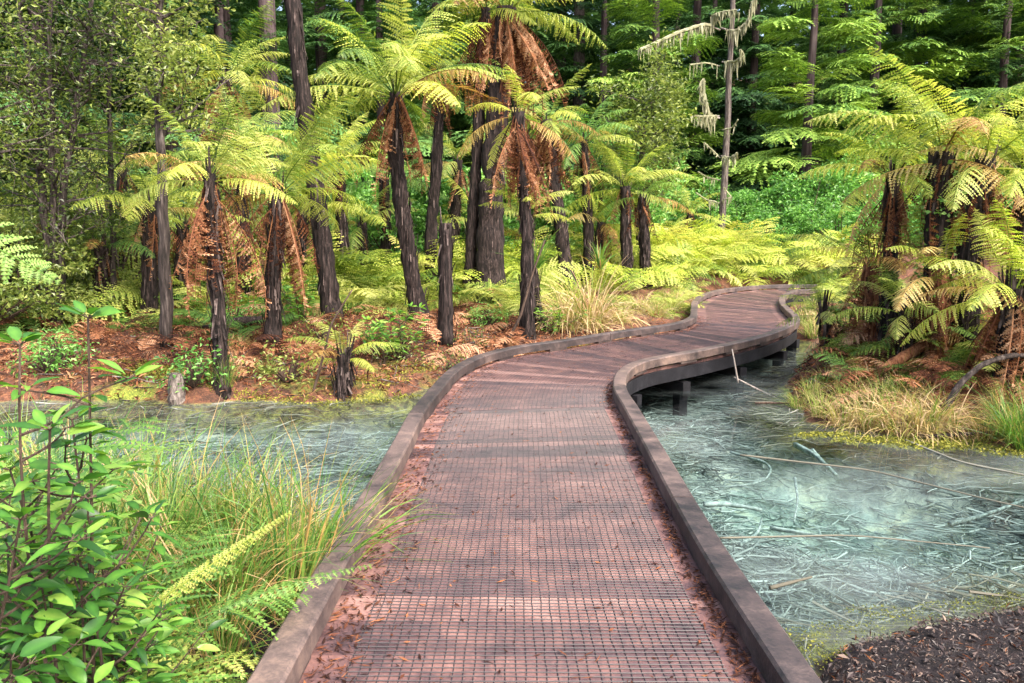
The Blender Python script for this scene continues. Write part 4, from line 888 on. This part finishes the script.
# twigs in the litter
def sticks(mb, C, l, r, rg, flat=.12, bend=.25, tint=(.5, .25), sides=4, seg=5):
    for c in C:
        a = rg.uniform(0, 6.28); d = np.array([math.cos(a), math.sin(a), rg.normal() * flat]); ll = rg.uniform(*l); side = np.array([-d[1], d[0], 0]); k = rg.normal() * bend
        u = np.linspace(-.5, .5, seg); P = c + d * (u * ll)[:, None] + side * (k * ll * (u ** 2 * 2))[:, None] + rg.normal(size=(seg, 3)) * ll * .012
        r_ = rg.uniform(*r) * (.6 + ll); mb.tube(P, np.linspace(r_, r_ * .45, seg), sides, tint=float(np.clip(tint[0] + tint[1] * rg.normal(), 0, 1)), cap=False)
P = region_pts([(-7, 1.5, 8.8, 14, 330), (3.2, 8, 8.2, 12, 160)]); ok = (pool_sd(P[:, 0], P[:, 1]) > .02) & (path_dist(P[:, 0], P[:, 1]) > 1.05); P = P[ok]
mb = MB(); sticks(mb, np.c_[P, height(P[:, 0], P[:, 1]) + .02], (.15, .7), (.004, .011), rg, .2); tag(mb.build('twig_litter', M['trunkgrey']), 'small grey twigs strewn over the banks', 'litter', kind='stuff')
# sunken twigs
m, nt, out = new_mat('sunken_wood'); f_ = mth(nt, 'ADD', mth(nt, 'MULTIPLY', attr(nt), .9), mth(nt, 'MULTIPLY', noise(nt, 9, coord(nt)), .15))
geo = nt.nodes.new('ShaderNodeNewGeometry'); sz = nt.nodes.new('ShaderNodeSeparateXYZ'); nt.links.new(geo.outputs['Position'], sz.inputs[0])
c_ = mixc(nt, mth(nt, 'MULTIPLY', mth(nt, 'SUBTRACT', -.72, sz.outputs[2]), 4, True), ramp(nt, [(.03, .037, .036), (.09, .115, .112), (.18, .225, .215), (.31, .375, .36)], f_), ramp(nt, [(.05, .075, .072), (.13, .19, .18), (.24, .32, .305), (.35, .44, .415)], f_))  # deepest twigs turn blue-green: glow of the deep water painted into their colour
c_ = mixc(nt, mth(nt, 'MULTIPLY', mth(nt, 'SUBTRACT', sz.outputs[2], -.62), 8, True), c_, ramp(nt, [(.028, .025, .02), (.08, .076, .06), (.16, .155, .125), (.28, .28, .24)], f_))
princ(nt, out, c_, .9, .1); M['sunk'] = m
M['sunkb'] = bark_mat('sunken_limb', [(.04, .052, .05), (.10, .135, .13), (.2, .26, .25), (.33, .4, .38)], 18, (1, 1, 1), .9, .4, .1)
P = region_pts([(.6, 7.5, 4.3, 9.5, 9000), (.6, 7.5, 3.6, 4.6, 350), (1, 6, 9, 13.5, 3000), (-7, .5, 4.4, 9.3, 6000)]); sd = pool_sd(P[:, 0], P[:, 1]); P = P[sd < -.05]; z = height(P[:, 0], P[:, 1])
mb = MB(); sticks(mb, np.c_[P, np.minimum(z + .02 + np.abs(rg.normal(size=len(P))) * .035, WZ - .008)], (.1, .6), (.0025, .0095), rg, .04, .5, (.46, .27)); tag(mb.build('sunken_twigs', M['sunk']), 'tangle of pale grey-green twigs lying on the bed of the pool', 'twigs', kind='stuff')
def log(name, pts, r, mat, label, cat, tint=.6, z=None, rough=.08, r1=.5, sides=8):
    P = np.array(pts, float); a = np.concatenate([[0], np.cumsum(np.linalg.norm(np.diff(P, axis=0), axis=1))]); n = max(10, int(a[-1] / .06)); n = min(n, 50); q = np.linspace(0, a[-1], n); S = np.stack([np.interp(q, a, P[:, k]) for k in range(3)], -1)
    for _ in range(3): S[1:-1] = (S[:-2] + 2 * S[1:-1] + S[2:]) / 4
    c = S[0].copy(); mb = MB(); mb.tube(S - c, np.linspace(r, r * r1, n), sides, tint=tint, rough=rough, rng=rg); o = mb.build(name, M[mat], None, True); o.location = c; return tag(o, label, cat)
wz = WZ - .05
def wp(*px): return [on_z(x, y, wz) for x, y in px]
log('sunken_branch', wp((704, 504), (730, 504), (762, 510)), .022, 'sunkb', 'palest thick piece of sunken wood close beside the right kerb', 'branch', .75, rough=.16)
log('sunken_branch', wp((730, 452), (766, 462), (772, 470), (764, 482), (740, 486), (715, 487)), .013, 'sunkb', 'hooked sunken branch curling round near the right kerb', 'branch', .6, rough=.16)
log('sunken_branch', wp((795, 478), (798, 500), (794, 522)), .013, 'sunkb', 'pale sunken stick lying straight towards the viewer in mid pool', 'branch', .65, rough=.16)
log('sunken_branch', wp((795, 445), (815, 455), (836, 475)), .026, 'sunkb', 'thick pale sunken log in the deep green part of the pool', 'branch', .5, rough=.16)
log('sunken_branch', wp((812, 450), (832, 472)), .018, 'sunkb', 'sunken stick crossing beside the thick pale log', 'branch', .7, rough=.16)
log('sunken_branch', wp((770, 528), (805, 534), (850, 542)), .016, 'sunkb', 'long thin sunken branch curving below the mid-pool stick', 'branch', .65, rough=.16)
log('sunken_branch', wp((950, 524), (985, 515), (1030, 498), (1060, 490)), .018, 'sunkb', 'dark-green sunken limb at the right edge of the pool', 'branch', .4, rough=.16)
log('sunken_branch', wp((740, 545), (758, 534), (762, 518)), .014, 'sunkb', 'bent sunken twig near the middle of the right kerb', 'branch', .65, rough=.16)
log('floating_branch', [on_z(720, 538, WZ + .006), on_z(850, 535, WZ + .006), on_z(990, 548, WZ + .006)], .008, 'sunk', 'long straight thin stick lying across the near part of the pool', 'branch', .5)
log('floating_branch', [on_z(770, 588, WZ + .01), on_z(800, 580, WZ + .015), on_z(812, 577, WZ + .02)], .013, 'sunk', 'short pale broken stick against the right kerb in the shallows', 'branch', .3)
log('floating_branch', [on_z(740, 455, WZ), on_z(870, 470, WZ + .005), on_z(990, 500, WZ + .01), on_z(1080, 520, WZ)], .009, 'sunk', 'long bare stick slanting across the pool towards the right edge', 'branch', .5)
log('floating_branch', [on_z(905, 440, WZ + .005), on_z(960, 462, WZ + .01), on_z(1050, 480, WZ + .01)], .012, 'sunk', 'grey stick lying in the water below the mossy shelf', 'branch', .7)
a0 = gp(742, 392)
log('floating_branch', [at(782, 401, a0[1]), at(757, 389, a0[1] + .1), at(734, 377, a0[1] + .2)], .016, 'trunkgrey', 'pale stick leaning in the water under the far boardwalk edge', 'branch', .9)
log('floating_branch', [at(738, 383, 9.4), at(735, 365, 9.4), at(732, 349, 9.4)], .013, 'trunkgrey', 'thin upright pale stick in front of the raised boardwalk edge', 'branch', .95)
log('floating_branch', [on_z(755, 403, WZ + .01), on_z(800, 403, WZ + .03), on_z(850, 407, WZ + .06)], .013, 'twig', 'dark stick reaching from the right bank grass into the pool', 'branch', .6)
d_ = gp(235, 335)[1]
log('fallen_log', [at(205, 330, d_), at(232, 322, d_), at(262, 320, d_ + .1)], .09, 'trunkfern', 'blackened fallen log lying between the two front tree ferns of the left bank', 'log', .5, r1=.8)
for px, py, k, s_ in ((806, 322, 2, .8), (815, 336, 2, 1.0), (812, 310, 2, .8), (822, 326, 1, .7), (800, 303, 2, .7), (640, 312, 1, .8), (655, 316, 1, .7), (668, 312, 2, .8), (620, 322, 1, .8), (676, 305, 1, .7)): putg(SW[k], px, py, 'short grass clump beside the kerbs at the far bend', 'grass_tussock', 'grass', s_, 'grass clumps at the far bend')
# right bank deadwood
d_ = gp(940, 430)[1]
log('dead_branch', [at(935, 436, d_), at(944, 412, d_ + .1), at(958, 385, d_ + .1), at(982, 364, d_ + .1), at(1010, 355, d_ + .15), at(1050, 357, d_ + .2)], .038, 'trunkgrey', 'arched grey dead branch rising out of the right bank over the brown fern skirts', 'branch', .3, r1=.6)
d_ = gp(900, 372)[1]
log('fallen_log', [at(880, 372, d_ - .2), at(915, 350, d_), at(960, 328, d_ + .3), at(1000, 312, d_ + .5)], .075, 'rust', 'reddish leaning fallen log on the right mound', 'log', .6, r1=.8)
log('dead_branch', [gp(925, 440) + [0, 0, .03], gp(985, 442) + [0, 0, .05], gp(1060, 446) + [0, 0, .05]], .018, 'trunkgrey', 'dark stick lying along the mossy shelf at the right water edge', 'branch', .2)
d_ = gp(507, 348)[1]
log('dead_branch', [at(505, 345, d_), at(520, 318, d_), at(532, 275, d_ + .2), at(545, 240, d_ + .4)], .028, 'twig', 'thin reddish dead branch leaning against the tree fern beside the bend', 'branch', .4)
d_ = gp(318, 392)[1]
log('dead_branch', [at(313, 393, d_), at(325, 350, d_), at(330, 325, d_), at(352, 290, d_ + .1)], .018, 'twig', 'thin crooked dead stick left of the dwarf tree fern', 'branch', .5)
# pale stump at the water and mossy log
b = gp(176, 402); t = empty('stump', b, 'small pale grey weathered stump standing at the edge of the left pool', 'stump'); mb = MB()
n = 9; S = np.array([[.01 * math.sin(i), 0, -.15 + .48 * i / (n - 1)] for i in range(n)]); mb.tube(S, np.array([.13, .12, .115, .105, .1, .1, .085, .08, .05]), 11, tint=.62, rough=.17, rng=rg); mb.build('trunk', M['trunkgrey'], t)
def moss_pad(boxes, label, n, tuft=.03, hgt=.05):
    mb = MB(); Cs_ = []
    for (px, py, rx, ry) in boxes:
        c = gp(px, py); k = int(n * rx * ry * 3 + 30); a = rg.uniform(0, 6.28, k); d = np.sqrt(rg.random(k)); x = c[0] + rx * d * np.cos(a); y = c[1] + ry * d * np.sin(a); h = hgt * (1 - d ** 2)
        z = np.maximum(height(x, y), WZ - .01) + h * rg.uniform(.3, 1, k); Cs_.append(np.c_[x, y, z])
    C = np.vstack(Cs_); leaves_into(mb, C, tuft, rg, .7, 1.0); return tag(mb.build('moss', M['moss']), label, 'moss', kind='stuff')
moss_pad([(150, 372, .45, .35), (185, 380, .4, .25), (120, 366, .4, .3)], 'yellow-green moss over the low mound behind the pale stump', 5200, .03, .09)
moss_pad([(270, 399, .5, .12), (310, 402, .45, .1), (360, 400, .45, .1), (395, 396, .4, .12), (235, 399, .4, .1), (380, 380, .4, .3), (410, 370, .4, .3)], 'yellow-green moss fringe along the far shore of the left pool', 1500, .03, .02)
moss_pad([(830, 436, .4, .12), (880, 441, .5, .14), (935, 446, .5, .16), (985, 441, .55, .22), (1030, 452, .5, .2)], 'yellow moss shelf along the water edge of the right bank', 4200, .03, .03)
moss_pad([(812, 642, .16, .16), (850, 628, .22, .1), (905, 618, .25, .08), (960, 608, .25, .07), (1015, 601, .25, .08), (822, 662, .12, .14), (880, 612, .2, .06)], 'yellow-brown moss band between the near water edge and the dark litter', 4200, .013, .014)

sd_ = [bush(171, .55, .5, 420, .075, 'shrub'), bush(172, .4, .35, 320, .06, 'olive')]
k = 0
for px, py in zip(rgp.uniform(20, 520, 120), rgp.uniform(318, 392, 120)):
    p = gp(px, py)
    if pool_sd(p[:1], p[1:2])[0] < .1 or path_dist(p[:1], p[1:2])[0] < 1.15: continue
    k += 1
    if k > 18: break
    if k % 3 == 0: tag(inst(SG[k % 4], 'sedge_tussock', None, p - [0, 0, .02], (0, 0, k), .22 + .02 * (k % 7)), 'small green grass tuft in the litter of the left bank', 'grass', 'grass tufts on the left bank')
    else: tag(inst(sd_[k % 2], 'small_shrub', None, p - [0, 0, .03], (0, 0, k), .6 + .08 * (k % 6)), 'small leafy green shrub growing through the litter of the left bank', 'shrub', 'small shrubs on the left bank')
# climber on the thick right-hand trunk
b = gp(938, 352); t = empty('climbing_plant', b, 'pale-leaved climber wrapped round the thickest trunk of the right-hand clump', 'climber'); mb = MB(); N = 700
zz = rg.uniform(.5, 2.3, N); an = rg.uniform(0, 6.28, N); top = at(938, 255, b[1])
C = np.c_[.23 * np.cos(an), .23 * np.sin(an), zz]; leaves_into(mb, C + rg.normal(size=(N, 3)) * .04, .07, rg, .7, .2); mb.build('foliage', M['shrub'], t)

# small leafy seedlings on the left bank
def seedling(px, py, h, label, seed, n=5, leaf=(.05, .1)):
    b_ = gp(px, py); r2 = np.random.default_rng(seed); broad_shrub(b_, [b_ + np.array([r2.normal() * .25, r2.normal() * .2, h * r2.uniform(.6, 1)]) for _ in range(n)], label, seed, leaf, 8)
seedling(385, 362, .75, 'bright green seedling shrub in front of the umbrella tree fern', 161, 8, (.07, .13))
seedling(300, 330, .9, 'leafy green shrub behind the tall leaning trunk', 162, 8, (.08, .14))
seedling(545, 335, .4, 'low leafy seedling beside the left kerb at the bend', 163, 5)
seedling(840, 345, .5, 'leafy green seedling right of the small tree fern at the far bend', 164, 6)

# ------------------------------------------------------------------ light
world = bpy.data.worlds.new('World'); SC.world = world; world.use_nodes = True
nt = world.node_tree; bg = nt.nodes['Background']; sky = nt.nodes.new('ShaderNodeTexSky'); sky.sky_type = 'NISHITA'; sky.sun_disc = False
SUN = Vector((.42, -.5, .76)).normalized()
sky.sun_elevation = math.asin(SUN.z); sky.sun_rotation = math.atan2(SUN.x, SUN.y); sky.air_density = 1.0; sky.dust_density = 7.0; sky.ozone_density = 1.0
nt.links.new(sky.outputs[0], bg.inputs[0]); bg.inputs[1].default_value = .15
sl = bpy.data.lights.new('sun', 'SUN'); sl.energy = 1.45; sl.angle = R(22); sl.color = (1, .95, .87)
so = bpy.data.objects.new('sun', sl); COL.objects.link(so); so.rotation_euler = SUN.to_track_quat('Z', 'Y').to_euler()
vs = SC.view_settings; vs.view_transform = 'Standard'; vs.look = 'None'; vs.exposure = 2.05; vs.gamma = 1.0; vs.use_curve_mapping = False
SC.cycles.max_bounces = 8; SC.cycles.diffuse_bounces = 4; SC.cycles.transparent_max_bounces = 12; SC.cycles.transmission_bounces = 4
